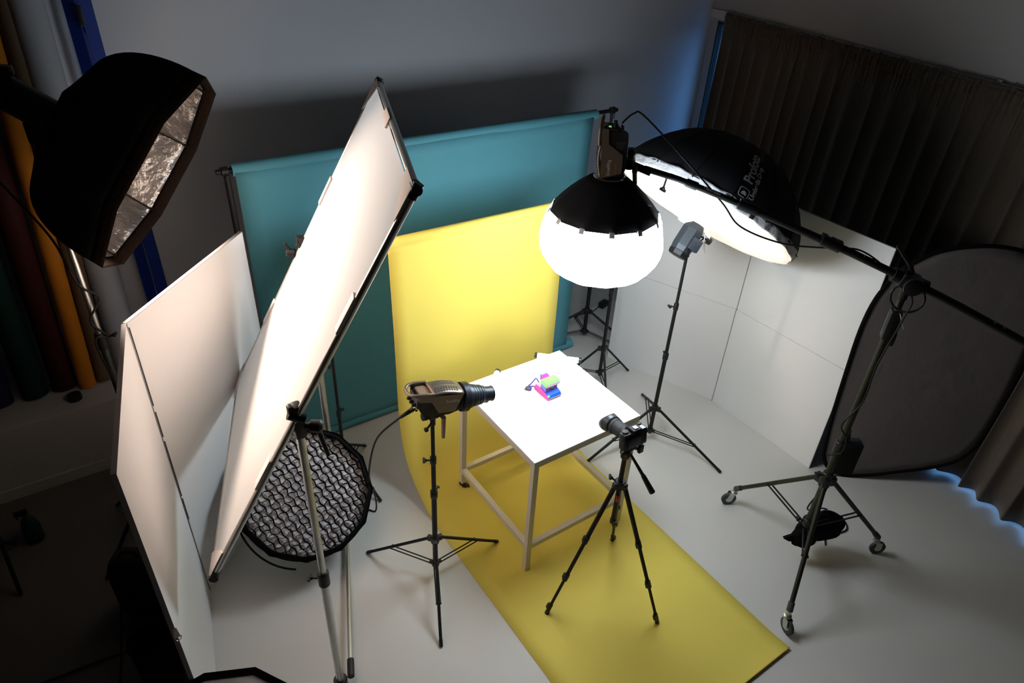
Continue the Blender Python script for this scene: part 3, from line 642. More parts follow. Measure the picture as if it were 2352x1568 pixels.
for (p, q) in ((B_, C_), (D_, A_), (A_, B_)):
    for f_ in ((.27, .68) if p is not A_ else (.42,)):
        d = (q-p).normalized(); c = p.lerp(q, f_); inw = ((A_+B_+C_+D_)/4 - c); inw = (inw - d*inw.dot(d)).normalized()
        MB().box(c + inw*.012 + NS*.008, (.05, .024, .16), frame(d, inw), bev=.004).build('edge_tab', 'tag', t)
for p, cxn in ((A_, 0), (B_, 1), (C_, 2), (D_, 3)):
    nb = [A_, B_, C_, D_]; pa, pb = nb[(cxn-1) % 4], nb[(cxn+1) % 4]; da, db = (pa-p).normalized(), (pb-p).normalized()
    c = MB(); c.tube(p-da*.02, p+da*.035, .0195, n=14); c.tube(p-db*.02, p+db*.035, .0195, n=14); c.build('corner_joint', 'plastic', t)
    pk_ = MB(); f0 = frame(NS, da)
    pk_.prism([(.01, -.012), (.16, -.012), (.14, .02), (.03, .11), (-.012, .13), (-.012, .01)] if NS.dot(da.cross(db)) > 0 else [(.01, -.012), (.16, -.012), (.14, .02), (.03, .11), (-.012, .13), (-.012, .01)], p + NS*.016, da, db, .003 if NS.dot(da.cross(db)) > 0 else -.003)
    pk_.build('corner_pocket', 'tag', t, smooth=False)
# near stand
def onseg(P, Q, xy):
    best = min((( (P.lerp(Q, i/400)).xy - V(xy)).length, i) for i in range(401)); return P.lerp(Q, best[1]/400)
nearp = onseg(B_, C_, (.515, 2.06)); farp = onseg(A_, D_, (1.03, 3.40))
def bigstand(label, base, grip, joints, feet, lever, hz=.17):
    t = thing('scrim_stand', label, 'light stand', (base[0], base[1], 0)); x, y = base
    rr = [.0205, .0165, .0135]; zs = [.01] + list(joints) + [grip.z-.02]
    for i in range(len(zs)-1):
        MB().tube((x, y, zs[i]), (x, y, zs[i+1]), rr[i], n=20).build('column', 'alu', t)
        if i < len(joints):
            c = MB(); joint(c, (x, y, zs[i+1]), rr[i]*1.2, .085); cc = c.build('lock_collar', 'plastic', t); knob(cc, V((x, y, zs[i+1])) + V((-.83, .56, 0))*rr[i]*(1.2 if lever > 0 else -1.2), V((-.83, .56, 0))*(1 if lever > 0 else -1), .055)
    c = MB(); c.box((x, y, grip.z-.03), (.045, .05, .16), bev=.012); c.tube(grip - NS*.03, grip+NS*.035, .022); c.box(grip+V((-.02, .01, .03)), (.02, .03, .05), bev=.006); g = c.build('grip_head', 'plastic', t)
    s = V((.83, -.56, 0))*(1 if lever > 0 else -1); q = V((x, y, grip.z-.055))
    c = MB(); c.tube(q, q+s*.06, .012); c.lathe(q+s*.04, s, [(.014, 0), (.025, .008), (.026, .045), (.016, .055)], n=18); c.tube(q+s*.07, q+s*.10+V((0, 0, -.15 if lever > 0 else .06)), .011, .009, n=10); c.build('grip_lever', 'plastic', t)
    for F in feet:
        F = V(F); d = V((F.x-x, F.y-y, 0)).normalized(); MB().tube(V((x, y, hz)) + d*.03, F, .0135, n=14).build('leg', 'alu', t)
    c = MB(); joint(c, (x, y, hz), .033, .06); c.build('leg_hub', 'plastic', t)
    return t
t = bigstand('tall aluminium stand nearest the viewer, gripping the lower scrim edge', (.522, 2.085), nearp, (.90,), [(.20, 1.80, .012), (.70, 1.72, .012)], 1, .035)
lb = V((.588, 2.10, .07)); le = V((.955, 3.03, .03))
lg = MB().tube(lb + (le-lb)*.03, le, .0135, n=16).build('leg', 'alu', t)
MB().tube(lb - (le-lb)*.04, lb + (le-lb)*.06, .019, n=16).build('leg_joint', 'plastic', lg)
t = bigstand('aluminium stand behind the grid softbox, holding the far scrim edge', (1.03, 3.40), farp, (1.10,), [(1.20, 3.29, .16), (.78, 3.55, .05), (.92, 3.18, .05)], -1)
caster(t, (1.20, 3.29, 0), .045, yaw=-.6, stem=.05, m='chrome')

# ================================================================ V-FLATS
def vpanel(P, Q, z0, z1, th, parent, name='panel'):
    P, Q = V(P), V(Q); d = (Q-P).normalized(); nn = V((-d.y, d.x, 0)); L = (Q-P).length
    return MB().box(((P+Q)/2 + nn*th/2).to_3d() + V((0, 0, (z0+z1)/2)), (L, th, z1-z0), frame((0, 0, 1), d), bev=.0015).build(name, 'board', parent, smooth=False)
# left: hinge (.093,3.06) ; goes to (.81,3.776) and (-.098,2.079); boards' thickness away from the room centre
t = thing('folding_flat', 'white two-panel folding flat standing at the left, lit warm', 'reflector flat', (.093, 3.06, 0))
H_ = V((.093, 3.06, 0)); Rr_ = V((.81, 3.776, 0)); Lf_ = V((-.098, 2.079, 0)); HZ = 1.89
dR = (Rr_-H_).normalized(); dL = (Lf_-H_).normalized()
vpanel(H_+dR*.006, Rr_, .0, HZ, .018, t); vpanel(Lf_, H_+dL*.006, .0, HZ, .018, t)
b = MB()
for d, L in ((dR, (Rr_-H_).length), (dL, (Lf_-H_).length)):
    nn = V((-d.y, d.x, 0)); nn = nn if nn.dot(V((1, -1, 0))) < 0 else -nn
    b.box(H_ + d*L/2 + nn*.009 + V((0, 0, HZ+.0015)), (L, .019, .003), frame((0, 0, 1), d))
    b.box(H_ + d*(L+.001) + nn*.009 + V((0, 0, HZ/2)), (.003, .019, HZ), frame((0, 0, 1), d))
b.build('edging', 'edge', t, smooth=False)
b = MB()
for z0, z1 in ((.62, .78), (.80, 1.19), (1.22, 1.38), (1.42, 1.87)): b.tube(V((H_.x+.007, H_.y-.003, z0)), V((H_.x+.007, H_.y-.003, z1)), .0028, n=8)
b.build('hinge_gap', 'gap', t)
MB().tube((H_.x+.005, H_.y-.002, .0), (H_.x+.005, H_.y-.002, .62), .002, n=8).build('hinge_tape', 'tag', t)
# right: hinge (4.157,2.74); left end (3.803,3.702); right end (4.169,1.774)
def rflat(z0, z1, label, off, seam):
    t = thing('folding_flat', label, 'reflector flat', (4.157, 2.74, z0))
    H2 = V((4.157+off, 2.74, 0)); A2 = V((3.803+off, 3.702+off, 0)); B2 = V((4.169+off, 1.774, 0)); d1 = (A2-H2).normalized(); d2 = (B2-H2).normalized()
    for p, q in ((B2, H2+d2*.003), (H2+d1*.003, A2)):
        d = (q-p).normalized(); nn = V((-d.y, d.x, 0)); nn = nn if nn.dot(V((1, .2, 0))) > 0 else -nn
        L = (q-p).length
        MB().box((p+q)/2 + nn*.006 + V((0, 0, (z0+z1)/2)), (L, .012, z1-z0), frame((0, 0, 1), d), bev=.001).build('panel', 'board', t, smooth=False)
    e = MB()
    if z0 > .5: e.box((B2+H2)/2 + V((.006, 0, z1+.001)), (.012, (B2-H2).length, .002)); 
    e.box(B2 + V((.006, -.001, (z0+z1)/2)), (.012, .003, z1-z0)); e.tube((H2.x-.001, H2.y, z0), (H2.x-.001, H2.y, z1), .0018, n=6); e.build('edging', 'paleseam', t, smooth=False)
rflat(0.001, .915, 'lower white two-panel flat standing on the floor at the right', 0, 1)
rflat(.918, 1.855, 'upper white two-panel flat stacked on the lower one at the right', .006, 1)

# ================================================================ TABLE
t = thing('shooting_table', 'square white-topped table on cream frame legs standing on the yellow paper', 'table', (2.17, 2.56, 0))
TX0, TX1, TY0, TY1, TH = 1.777, 2.58, 2.158, 2.975, .935; lw = .036
MB().box(((TX0+TX1)/2, (TY0+TY1)/2, TH-.006), (TX1-TX0, TY1-TY0, .012), bev=.001).build('tabletop', 'tabletop', t, smooth=False)
b = MB()
for y in (TY0+lw/2, TY1-lw/2): b.box(((TX0+TX1)/2, y, TH-.012-lw/2), (TX1-TX0-.002, lw, lw), bev=.001)
for x in (TX0+lw/2, TX1-lw/2): b.box((x, (TY0+TY1)/2, TH-.012-lw/2), (lw, TY1-TY0-2*lw, lw), bev=.001)
b.build('top_rail', 'tableleg', t, smooth=False)
for x in (TX0+lw/2, TX1-lw/2):
    for y in (TY0+lw/2, TY1-lw/2):
        z0 = .095 if y > 2.5 else 0.003
        MB().box((x, y, (z0+TH-.048)/2), (lw, lw, TH-.048-z0), bev=.0015).build('leg', 'tableleg', t, smooth=False)
        if y > 2.5: caster(t, (x, y, .002), .036, yaw=-.6 if x < 2 else .4, stem=.014, m='plastic', wheel='tyre', hubm='alu')
RZ_ = .215
for y in (TY0+lw/2, TY1-lw/2): MB().box(((TX0+TX1)/2, y, RZ_), (TX1-TX0-2*lw, lw, lw), bev=.0015).build('stretcher', 'tableleg', t, smooth=False)
for x in (TX0+lw/2, TX1-lw/2): MB().box((x, (TY0+TY1)/2, RZ_), (lw, TY1-TY0-2*lw, lw), bev=.0015).build('stretcher', 'tableleg', t, smooth=False)

# ================================================================ TUBE LIGHTS ON THE TABLE
def tube_light(p, q, label):
    p, q = V(p), V(q); d = (q-p).normalized(); t = thing('tube_light', label, 'tube light', (p+q)/2 - V((0, 0, .02)))
    MB().tube(p+d*.018, q-d*.018, .0175, n=24).build('lit_tube', 'tube', t)
    for e, s in ((p, 1), (q, -1)): MB().lathe(e, d*s, [(.016, 0), (.0205, .003), (.0205, .018), (.0185, .02)], n=24).build('end_cap', 'hood', t)
tube_light((2.375, 2.99, .957), (2.61, 2.775, .957), 'glowing white tube light lying across the far right table corner')
tube_light((2.06, 2.965, .957), (1.83, 2.75, .957), 'glowing white tube light on the table behind the snoot')

# ================================================================ INSTANT CAMERA
t = thing('instant_camera', 'pink, lime green and blue instant camera standing on the white tabletop', 'instant camera', (2.222, 2.634, TH))
z0 = TH+.0005
def yz(b, poly, x0, x1): b.prism(poly, (x0, 0, z0), (0, 1, 0), (0, 0, 1), x1-x0); return b
yz(MB(), [(2.562, 0), (2.562, .017), (2.572, .030), (2.60, .036), (2.650, .045), (2.700, .042), (2.709, .012), (2.704, 0)], 2.172, 2.272).build('body', 'pink', t, smooth=False)
yz(MB(), [(2.652, .0445), (2.698, .0415), (2.700, .0435), (2.652, .047)], 2.176, 2.268).build('rear_cover', 'lpink', t, smooth=False)
yz(MB(), [(2.561, .017), (2.571, .031), (2.606, .043), (2.606, .036), (2.578, .026), (2.566, .015)], 2.176, 2.274).build('front_apron', 'tblue', t, smooth=False)
MB().box((2.226, 2.5615, z0+.0125), (.080, .002, .004)).build('slot_lip', 'tgreen', t, smooth=False)
MB().box((2.226, 2.5612, z0+.0085), (.078, .002, .0035)).build('print_slot', 'gap', t, smooth=False)
MB().box((2.178, 2.567, z0+.030), (.012, .012, .010), bev=.002).build('shutter_button', 'tgreen', t)
yz(MB(), [(2.604, .038), (2.604, .078), (2.650, .086), (2.655, .045)], 2.178, 2.270).build('front_tower', 'periw', t, smooth=False)
fc = MB().box((2.224, 2.6035, z0+.060), (.088, .002, .036)).build('face_plate', 'purple', t, smooth=False)
MB().tube((2.222, 2.604, z0+.060), (2.222, 2.598, z0+.060), .0125, n=24).build('lens', 'glass', t)
MB().box((2.256, 2.602, z0+.064), (.020, .003, .018), bev=.001).build('viewfinder_window', 'glass', t)
fl = yz(MB(), [(2.590, .082), (2.588, .104), (2.598, .112), (2.650, .112), (2.656, .082)], 2.174, 2.276).build('flip_up_flash', 'tgreen', t, smooth=False)
MB().box((2.225, 2.5885, z0+.094), (.092, .002, .016)).build('flash_strip', 'lpink', fl, smooth=False)
MB().box((2.258, 2.5875, z0+.094), (.026, .002, .013)).build('flash_window', 'lcd', fl, smooth=False)
text('brand_lettering', 'Barbie', 'wsticker', fl, (2.186, 2.5870, z0+.089), (1, 0, 0), (0, 0, 1), .013, .0003, shear=.3)
yz(MB(), [(2.650, .045), (2.650, .098), (2.690, .106), (2.704, .096), (2.704, .060), (2.690, .040)], 2.215, 2.252).build('viewfinder', 'pink', t, smooth=False)
yz(MB(), [(2.690, .106), (2.704, .096), (2.704, .060), (2.712, .060), (2.712, .098), (2.692, .109)], 2.213, 2.254).build('eyepiece', 'periw', t, smooth=False)
st = MB()
for x, y, m_ in ((2.205, 2.610, 0), (2.228, 2.622, 1), (2.240, 2.630, 1)): st.lathe((x, y, z0+.1122), (0, 0, 1), [(.001, 0), (.0028, .0002), (.0028, .0006), (.001, .0008)], n=12)
for x, y in ((2.190, 2.674),): st.lathe((x, y, z0+.0435), (0, .16, 1), [(.001, 0), (.0026, .0002), (.0026, .0008), (.001, .001)], n=12)
st.build('stickers', 'star', t)
stp = MB(); pts = [(2.205, 2.708, z0+.04), (2.200, 2.735, z0+.055), (2.190, 2.748, z0+.03), (2.172, 2.750, z0+.012), (2.150, 2.745, z0+.012)]
stp.path([V(q)+V((0, 0, 0)) for q in pts], .0035, n=6, sub=6); stp.path([(2.185, 2.712, z0+.012), (2.168, 2.735, z0+.006), (2.150, 2.738, z0+.006)], .0035, n=6, sub=6); stp.path([(2.135, 2.70, z0+.012), (2.145, 2.715, z0+.016), (2.15, 2.735, z0+.012)], .006, n=8, sub=5); stp.build('neck_strap', 'strap', t)
bk = MB(); bag_c = V((2.135, 2.725, z0+.010))
bk.grid(lambda u, v: bag_c + V((cos(2*pi*u)*sin(pi*v)*.024*(1+.2*sin(6*pi*u)), sin(2*pi*u)*sin(pi*v)*.018*(1+.2*cos(8*pi*u)), .010*cos(pi*v))), 24, 12, cu=True); bk.build('bunched_cord', 'tarn', t)

# ================================================================ STILL CAMERA ON TRIPOD
TC = V((2.107, 1.812, 0))
t = thing('tripod', 'black photo tripod standing on the yellow paper in front of the table', 'tripod', TC)
MB().tube(TC+V((0, 0, .62)), TC+V((0, 0, 1.10)), .0135, n=16).build('centre_column', 'black', t)
b = MB(); b.lathe(TC+V((0, 0, .59)), (0, 0, 1), [(.010, 0), (.018, .006), (.018, .03), (.014, .034)], n=16); b.build('column_end', 'plastic', t)
MB().box(TC+V((-.006, -.010, .80)), (.022, .012, .045), bev=.002).build('red_badge', 'red', t)
c = MB(); joint(c, TC+V((0, 0, .90)), .028, .05)
for F in (V((1.716, 1.845, 0)), V((2.234, 1.441, 0)), V((2.417, 2.053, 0))):
    d = (F-TC).normalized(); s0 = TC + V((0, 0, .89)) + d*.035; E_ = F + V((0, 0, .01)); c.lathe(TC+V((0, 0, .90))+d*.028-V((0, 0, .022)), (0, 0, 1), [(.014, 0), (.02, .006), (.02, .034), (.013, .042)], n=14)
    ks = [0, .40, .70, 1.]; rr = [.0135, .0112, .009]
    lg = MB().tube(s0, s0.lerp(E_, .40), rr[0], n=12).build('leg', 'black', t)
    for i in (1, 2): MB().tube(s0.lerp(E_, ks[i]), s0.lerp(E_, ks[i+1]), rr[i], n=12).build('leg_section', 'black', lg)
    for k in (.40, .70, .955):
        q = s0.lerp(E_, k); dd = (E_-s0).normalized(); MB().tube(q-dd*.022, q+dd*.022, .0165 if k < .9 else .013, n=12).box(q + d.cross(V((0, 0, 1)))*.014, (.02, .014, .035), frame(dd, d), bev=.003).build('leg_lock', 'plastic', lg)
    MB().tube(E_-(E_-s0).normalized()*.02, E_+V((0, 0, -.008)), .012, .014, n=12).build('rubber_foot', 'tyre', lg)
c.build('shoulder', 'plastic', t)
knob(t, TC+V((-.02, .02, .92)), (-.6, .5, .6), .05)
b = MB(); b.lathe(TC+V((0, 0, 1.09)), (0, 0, 1), [(.015, 0), (.024, .01), (.026, .04), (.020, .055)], n=20); b.box(TC+V((0, 0, 1.150)), (.05, .045, .06), bev=.01); b.box(TC+V((.008, -.004, 1.182)), (.06, .07, .016), bev=.003); b.lathe(TC+V((-.02, -.02, 1.155)), (-.7, -.7, 0), [(.012, 0), (.024, .004), (.024, .018), (.014, .022)], n=20); b.tube(TC+V((.03, -.01, 1.16)), TC+V((.075, -.035, 1.15)), .009); b.box(TC+V((.07, -.035, 1.155)), (.03, .02, .05), bev=.004); b.build('pan_head', 'plastic', t)
MB().lathe(TC+V((-.036, -.036, 1.155)), (-.7, -.7, 0), [(.002, 0), (.006, .001), (.006, .002)], n=14).build('red_dot', 'red', t)
b = MB(); b.tube(TC+V((.01, -.02, 1.14)), TC+V((.055, -.10, 1.02)), .007, .010); b.tube(TC+V((.055, -.10, 1.02)), TC+V((.085, -.16, .93)), .013, .017, n=14); b.build('pan_handle', 'plastic', t)
t = thing('camera', 'black mirrorless camera with hooded lens on the tripod facing the table', 'camera', TC+V((0, 0, 1.203)))
yw2 = RD(88); pt2 = RD(-9); xd = V((cos(yw2)*cos(pt2), sin(yw2)*cos(pt2), sin(pt2))); yd = V((0, 0, 1)).cross(xd).normalized(); zd = xd.cross(yd)
TK = M(((xd.x, yd.x, zd.x, 0), (xd.y, yd.y, zd.y, 0), (xd.z, yd.z, zd.z, 0), (0, 0, 0, 1))); TK.translation = TC + V((.018, -.014, 1.240))
TK = TK @ M.Scale(1.14, 4)
MB(TK).box((0, 0, 0), (.042, .136, .085), bev=.008).build('body', 'plastic', t)
MB(TK).box((.018, -.052, -.004), (.045, .034, .082), bev=.012).build('grip', 'dfab', t)
MB(TK).prism([(-.034, .040), (.03, .040), (.026, .056), (.006, .062), (-.030, .058)], (0, .024, 0), (1, 0, 0), (0, 0, 1), .048).build('viewfinder_hump', 'plastic', t, smooth=False)
MB(TK).box((-.012, 0, .062), (.022, .020, .004)).build('hot_shoe', 'alu', t, smooth=False)
MB(TK).lathe((0, .048, .042), (0, 0, 1), [(.012, 0), (.015, .002), (.015, .012), (.010, .014)], n=24).build('mode_dial', 'rubber', t)
MB(TK).box((-.005, -.042, .0432), (.028, .034, .002)).build('top_display', 'lcd', t, smooth=False)
b = MB(TK); b.lathe((.020, -.055, .040), (.2, 0, 1), [(.008, 0), (.010, .002), (.010, .008), (.006, .01)], n=18); b.lathe((-.015, .055, .04), (0, 0, 1), [(.008, 0), (.009, .006)], n=14); b.build('buttons', 'rubber', t)
MB(TK).box((-.0225, .010, -.006), (.006, .078, .054), bev=.003).build('rear_screen', 'glass', t)
ln = MB(TK).lathe((.018, 0, -.004), (1, 0, 0), [(.030, 0), (.034, .003), (.034, .025), (.0355, .027), (.0355, .045), (.036, .05), (.036, .095), (.0385, .1), (.0385, .118), (.030, .12)], n=40).build('lens', 'lens', t)
b = MB(TK)
for k in (.028, .047, .098): b.lathe((.018+k, 0, -.004), (1, 0, 0), [(.034, 0), (.0395 if k > .09 else .0368, .001), (.0395 if k > .09 else .0368, .0035), (.034, .0045)], n=40)
b.build('lens_rings', 'rubber', ln)
def hf(u, v):
    a = 2*pi*u; L_ = .040 + .014*cos(2*a); return V((.134 + v*L_, cos(a)*(.041+.006*v), -.004+sin(a)*(.041+.006*v)))
MB(TK).grid(hf, 64, 5, cu=True).build('lens_hood', 'hood', ln, solid=.003)
MB(TK).tube((.132, 0, -.004), (.134, 0, -.004), .033, n=30).build('front_element', 'glass', ln)

# ================================================================ OCTABOX (upper left)
def softbox_shell(root, c, n_, m_, R, depth, ring, N, outer, inner, lip, lipm, bulge=.62, rot=0.):
    n_ = V(n_).normalized(); m_ = V(m_); m_ = (m_-n_*m_.dot(n_)).normalized(); b_ = n_.cross(m_); c = V(c); SUB = 6
    def P(k, s, off=0.):
        # s: 0 rim .. 1 ring ; k angular index in N*SUB
        e = s*pi/2; r = ring + (R-ring)*cos(e)**bulge if s < 1 else ring; h = depth*sin(e)**1.15
        i, f = divmod(k/SUB, 1); a0, a1 = 2*pi*i/N+rot, 2*pi*(i+1)/N+rot
        d = (m_*cos(a0)+b_*sin(a0))*(1-f) + (m_*cos(a1)+b_*sin(a1))*f
        cv = 1 - .05*sin(pi*f)*sin(pi*s)  # panels draw in between the rods
        return c - n_*h + d*(r+off)*cv
    MB().grid(lambda u, v: P(round(u*N*SUB), v), N*SUB, 16, cu=True).build('outer_shell', outer, root, solid=.002)
    MB().grid(lambda u, v: P(round(u*N*SUB), v, -.010), N*SUB, 16, cu=True).build('inner_lining', inner, root, solid=.001)
    def LP(u, v):
        q = P(round(u*N*SUB), 0); return q + n_*lip*v + (q-c)*.012*v
    MB().grid(LP, N*SUB, 4, cu=True).build('front_lip', lipm, root, solid=.003)
    return P, n_, m_, b_
ON = V((.723, -.457, -.518)).normalized(); OC = V((0.458, 3.639, 2.324)) - ON*.06; OM = ON.cross(V((0, 0, 1))).normalized()
t = thing('octagonal_softbox', 'large black octagonal softbox with crinkled silver inside, upper left', 'softbox', OC)
softbox_shell(t, OC, ON, OM, .54, .40, .085, 8, 'fabric', 'silver', .06, 'lip', bulge=.55, rot=-1.679)
rd = MB(); ONm = OM; ONb = ON.cross(ONm)
for k in range(8):
    a = 2*pi*k/8-1.679; d = ONm*cos(a)+ONb*sin(a)
    pts = []
    for j in range(13):
        e = j/12*pi/2; r = .085+(.54-.085)*cos(e)**.55 if j < 12 else .08; pts.append(OC - ON*(.40*sin(e)**1.15) + d*(r-.018))
    rd.path(pts, .0035, n=6); rd.box(OC + d*.527 + ON*.004, (.022, .014, .014), frame(ON, d), bev=.003)
rd.build('rods', 'lip', t)
MB().lathe(OC-ON*.425, ON, [(.060, 0), (.092, .002), (.094, .016), (.080, .024), (.06, .026)], n=40).build('speed_ring', 'chrome', t)
t = thing('studio_strobe', 'black cylindrical strobe behind the upper left octagonal softbox', 'flash head', OC-ON*.6)
MB().lathe(OC-ON*.81, ON, [(.05, 0), (.078, .01), (.082, .04), (.082, .36), (.075, .405)], n=36).build('casing', 'plastic', t)
MB().box(OC-ON*.66+V((0, 0, .10)), (.12, .05, .05), frame((0, 0, 1), (ON.x, ON.y, 0)), bev=.015).build('handle', 'plastic', t)
MB().lathe(OC-ON*.44, ON, [(.03, 0), (.055, .004), (.05, .03)], n=24).build('flash_bulb_dome', 'tag', t)
hp = V((-0.021, 3.663, 0)); tp = OC-ON*.56 + V((0, 0, -.10))
b = MB(); b.box(tp+V((0, 0, -.02)), (.09, .07, .12), frame((0, 0, 1), (ON.x, ON.y, 0)), bev=.02); b.build('tilt_bracket', 'plastic', t)
text('model_lettering', 'Studio Flash', 'greylet', t, OC-ON*.78 + V((-.40, -.72, .0)).normalized()*.083, ON, V((.3, -.2, .9)), .03, .0004)
L_ = bpy.data.lights.new('modelling_lamp', 'AREA'); L_.shape = 'DISK'; L_.size = .22; L_.spread = RD(92); L_.energy = OCTA_W; L_.color = (1., .80, .66)
lo = bpy.data.objects.new('modelling_lamp', L_); COL.objects.link(lo); lo.parent = t; lo.matrix_world = M.Translation(OC-ON*.36)
lo.rotation_euler = ((OC-ON*.36) - V((.74, 2.66, 1.88))).to_track_quat('Z', 'Y').to_euler(); lo.location = (OC-ON*.36) - t.location
# its stand, behind the folding flat
t = thing('light_stand', 'tall steel stand with black collar, behind the left folding flat, under the octagonal softbox', 'light stand', (hp.x, hp.y, 0))
tz = tp.z-.06
MB().tube(hp+V((0, 0, .06)), hp+V((0, 0, 1.47)), .019, n=18).build('column', mat('dark_steel', (.12, .13, .12), .3, .8, var=.1), t)
MB().tube(hp+V((0, 0, 1.47)), V((hp.x+.0, hp.y+.02, 2.28)), .0155, n=18).build('column', 'alu', t)
MB().tube(V((hp.x, hp.y+.02, 2.28)), V((tp.x, tp.y, tz)), .012, n=14).build('column', 'alu', t)
c = MB(); joint(c, hp+V((0, 0, 1.49)), .024, .10); cc = c.build('lock_collar', 'plastic', t); knob(cc, hp+V((.02, -.012, 1.51)), (.83, -.3, .25), .075)
c = MB(); joint(c, V((hp.x, hp.y+.02, 2.28)), .02, .05); c.build('lock_collar', 'alu', t)
for fx, fy in ((-.40, 3.45), (.12, 3.95), (-.25, 4.05)): MB().tube(hp+V((0, 0, .5)), (fx, fy, .015), .011, n=12).build('leg', 'black', t)
c = MB(); joint(c, hp+V((0, 0, .5)), .03, .06); c.build('leg_hub', 'plastic', t)
b = MB(); b.path([V((-.30, 3.95, 2.50)), V((-.18, 3.90, 2.25)), V((-.08, 3.75, 2.05)), hp+V((-.02, -.02, 1.85)), hp+V((.05, -.02, 1.75)), hp+V((-.02, -.04, 1.64)), hp+V((.03, -.02, 1.52)), hp+V((-.03, -.03, 1.5)), hp+V((.0, -.03, 1.1)), hp+V((-.03, -.03, .5))], .006, sub=8)
tag(b.build('strobe_cable', 'cable'), 'black cable winding down the upper left softbox stand', 'cable')

# ================================================================ GRID SOFTBOX ON THE FLOOR
GC = V((.735, 3.055, .475)); GN = V((.052, -.631, .773)).normalized(); GR = .405
t = thing('grid_softbox', 'round black softbox with fabric honeycomb grid resting on the floor', 'softbox', GC - V((0, 0, .4)))
gm = V((.826, -.562, .048)); 
P_, GN, gm, gb = softbox_shell(t, GC, GN, gm, GR, .20, .07, 12, 'fabric', 'fabric', .045, 'fabric', rot=.13)
MB().grid(lambda u, v: GC - GN*(.012+.02*(1-v)) + (gm*cos(2*pi*u)+gb*sin(2*pi*u))*GR*.965*v, 60, 8, cu=True).build('inner_diffuser', 'gridcloth', t, solid=.002)
def strip(off, fam, b):
    h = math.sqrt(max(0, (GR*.965)**2-off**2)); n = max(6, int(h*2/.008)); dx = (gm*cos(ga[fam])+gb*sin(ga[fam])); dy = GN.cross(dx); rows = []
    for i in range(n+1):
        s = -h + 2*h*i/n; wob = .0055*sin(2*pi*s/.075 + off*50) + .002*sin(2*pi*s/.2+off*11)
        rows.append((GC + dx*s + dy*(off+wob), s))
    lo_ = b.vs([q + GN*.004 for q, s in rows]); hi_ = b.vs([q + GN*.028 + dy*.002*sin(s*60) for q, s in rows])
    for i in range(n): b.f((lo_[i], lo_[i+1], hi_[i+1], hi_[i]))
ga = [RD(-48), RD(36)]
for fam in (0, 1):
    b = MB(); k = -9
    while k <= 9: strip(k*.040, fam, b); k += 1
    b.build('grid_strips', 'fabric', t, smooth=True, solid=.003)
def gs(u, v):
    th = 2*pi*u; r = GR*(.99+.012*sin(24*th*.5)*v); return GC + GN*(.03+.022*v) + (gm*cos(th)+gb*sin(th))*(r-.030*v)
MB().grid(gs, 120, 5, cu=True).build('grid_border', 'fabric', t, solid=.003)
b = MB()
b.path([GC + (gm*cos(a)+gb*sin(a))*(GR+.018+.02*sin((a-3.9)*2.1)) + GN*.02 for a in [3.75+.12*i for i in range(9)]], .006, n=8, sub=3); b.build('loose_strap', 'fabric', t)

# ================================================================ NEAR OCTABOX AT FRAME BOTTOM
NC = V((.02, 1.28, .62)); 
t = thing('round_softbox', 'grey-faced many-sided softbox with black rim at the bottom edge of the picture', 'softbox', NC)
# face tilted up toward the camera
fn_ = V((.05, .10, 1)).normalized(); fm = V((.86, -.50, 0)); fm = (fm-fn_*fm.dot(fn_)).normalized(); fb = fn_.cross(fm)
p1, p2 = V((-.053, 2.075, .659)), V((.139, 1.962, .692))
ed = (p2-p1).normalized(); side = ed.length; a_l = (p2-p1).length; RN = a_l/(2*sin(pi/12)); fn_ = (V((0, 0, 1)) - ed*ed.z).normalized(); fn_ = (fn_ + ed.cross(V((0, 0, 1)))*(-.0)).normalized()
inw = fn_.cross(ed); inw = inw if inw.y < 0 else -inw; apo = a_l/(2*math.tan(pi/12)); NCc = (p1+p2)/2 + inw*apo
t.location = NCc
def npt(k, r, h=0.): 
    a = 2*pi*(k+.5)/12; return NCc + (-inw*cos(a) + ed*sin(a))*r + fn_*h
b = MB(); b.f(b.vs([npt(k, RN*.97, -.012) for k in range(12)])); b.build('front_diffuser', mat('grey_lit_diffuser', (.30, .27, .26), .8, var=.04), t, solid=.002)
b = MB()
for k in range(12):
    a0, a1 = k, k+1
    v = b.vs([npt(a0, RN*1.0, .006), npt(a1, RN*1.0, .006), npt(a1, RN*.945, -.008), npt(a0, RN*.945, -.008)]); b.f(v)
b.build('rim', 'fabric', t, solid=.006, smooth=False)
b = MB(); rows = []
for s in range(9):
    e = s/8*pi/2; r = .07+(RN-.07)*cos(e)**.6 if s < 8 else .07; rows.append(b.vs([npt(k, r, -.26*sin(e)) for k in range(12)]))
for A1, B1 in zip(rows, rows[1:]):
    for i in range(12): b.f((A1[i], A1[(i+1) % 12], B1[(i+1) % 12], B1[i]))
b.build('outer_shell', 'fabric', t, solid=.002)
MB().tube(NCc - fn_*.26, NCc - fn_*.50, .06, .06, n=24).build('lamp_body', 'plastic', t)
MB().tube((NCc.x, NCc.y, 0.01), NCc - fn_*.42, .016, n=12).build('stand_tube', 'black', t)
MB().lathe((NCc.x, NCc.y, 0.001), (0, 0, 1), [(.16, 0), (.16, .012), (.03, .02)], n=30).build('base_plate', 'black', t)

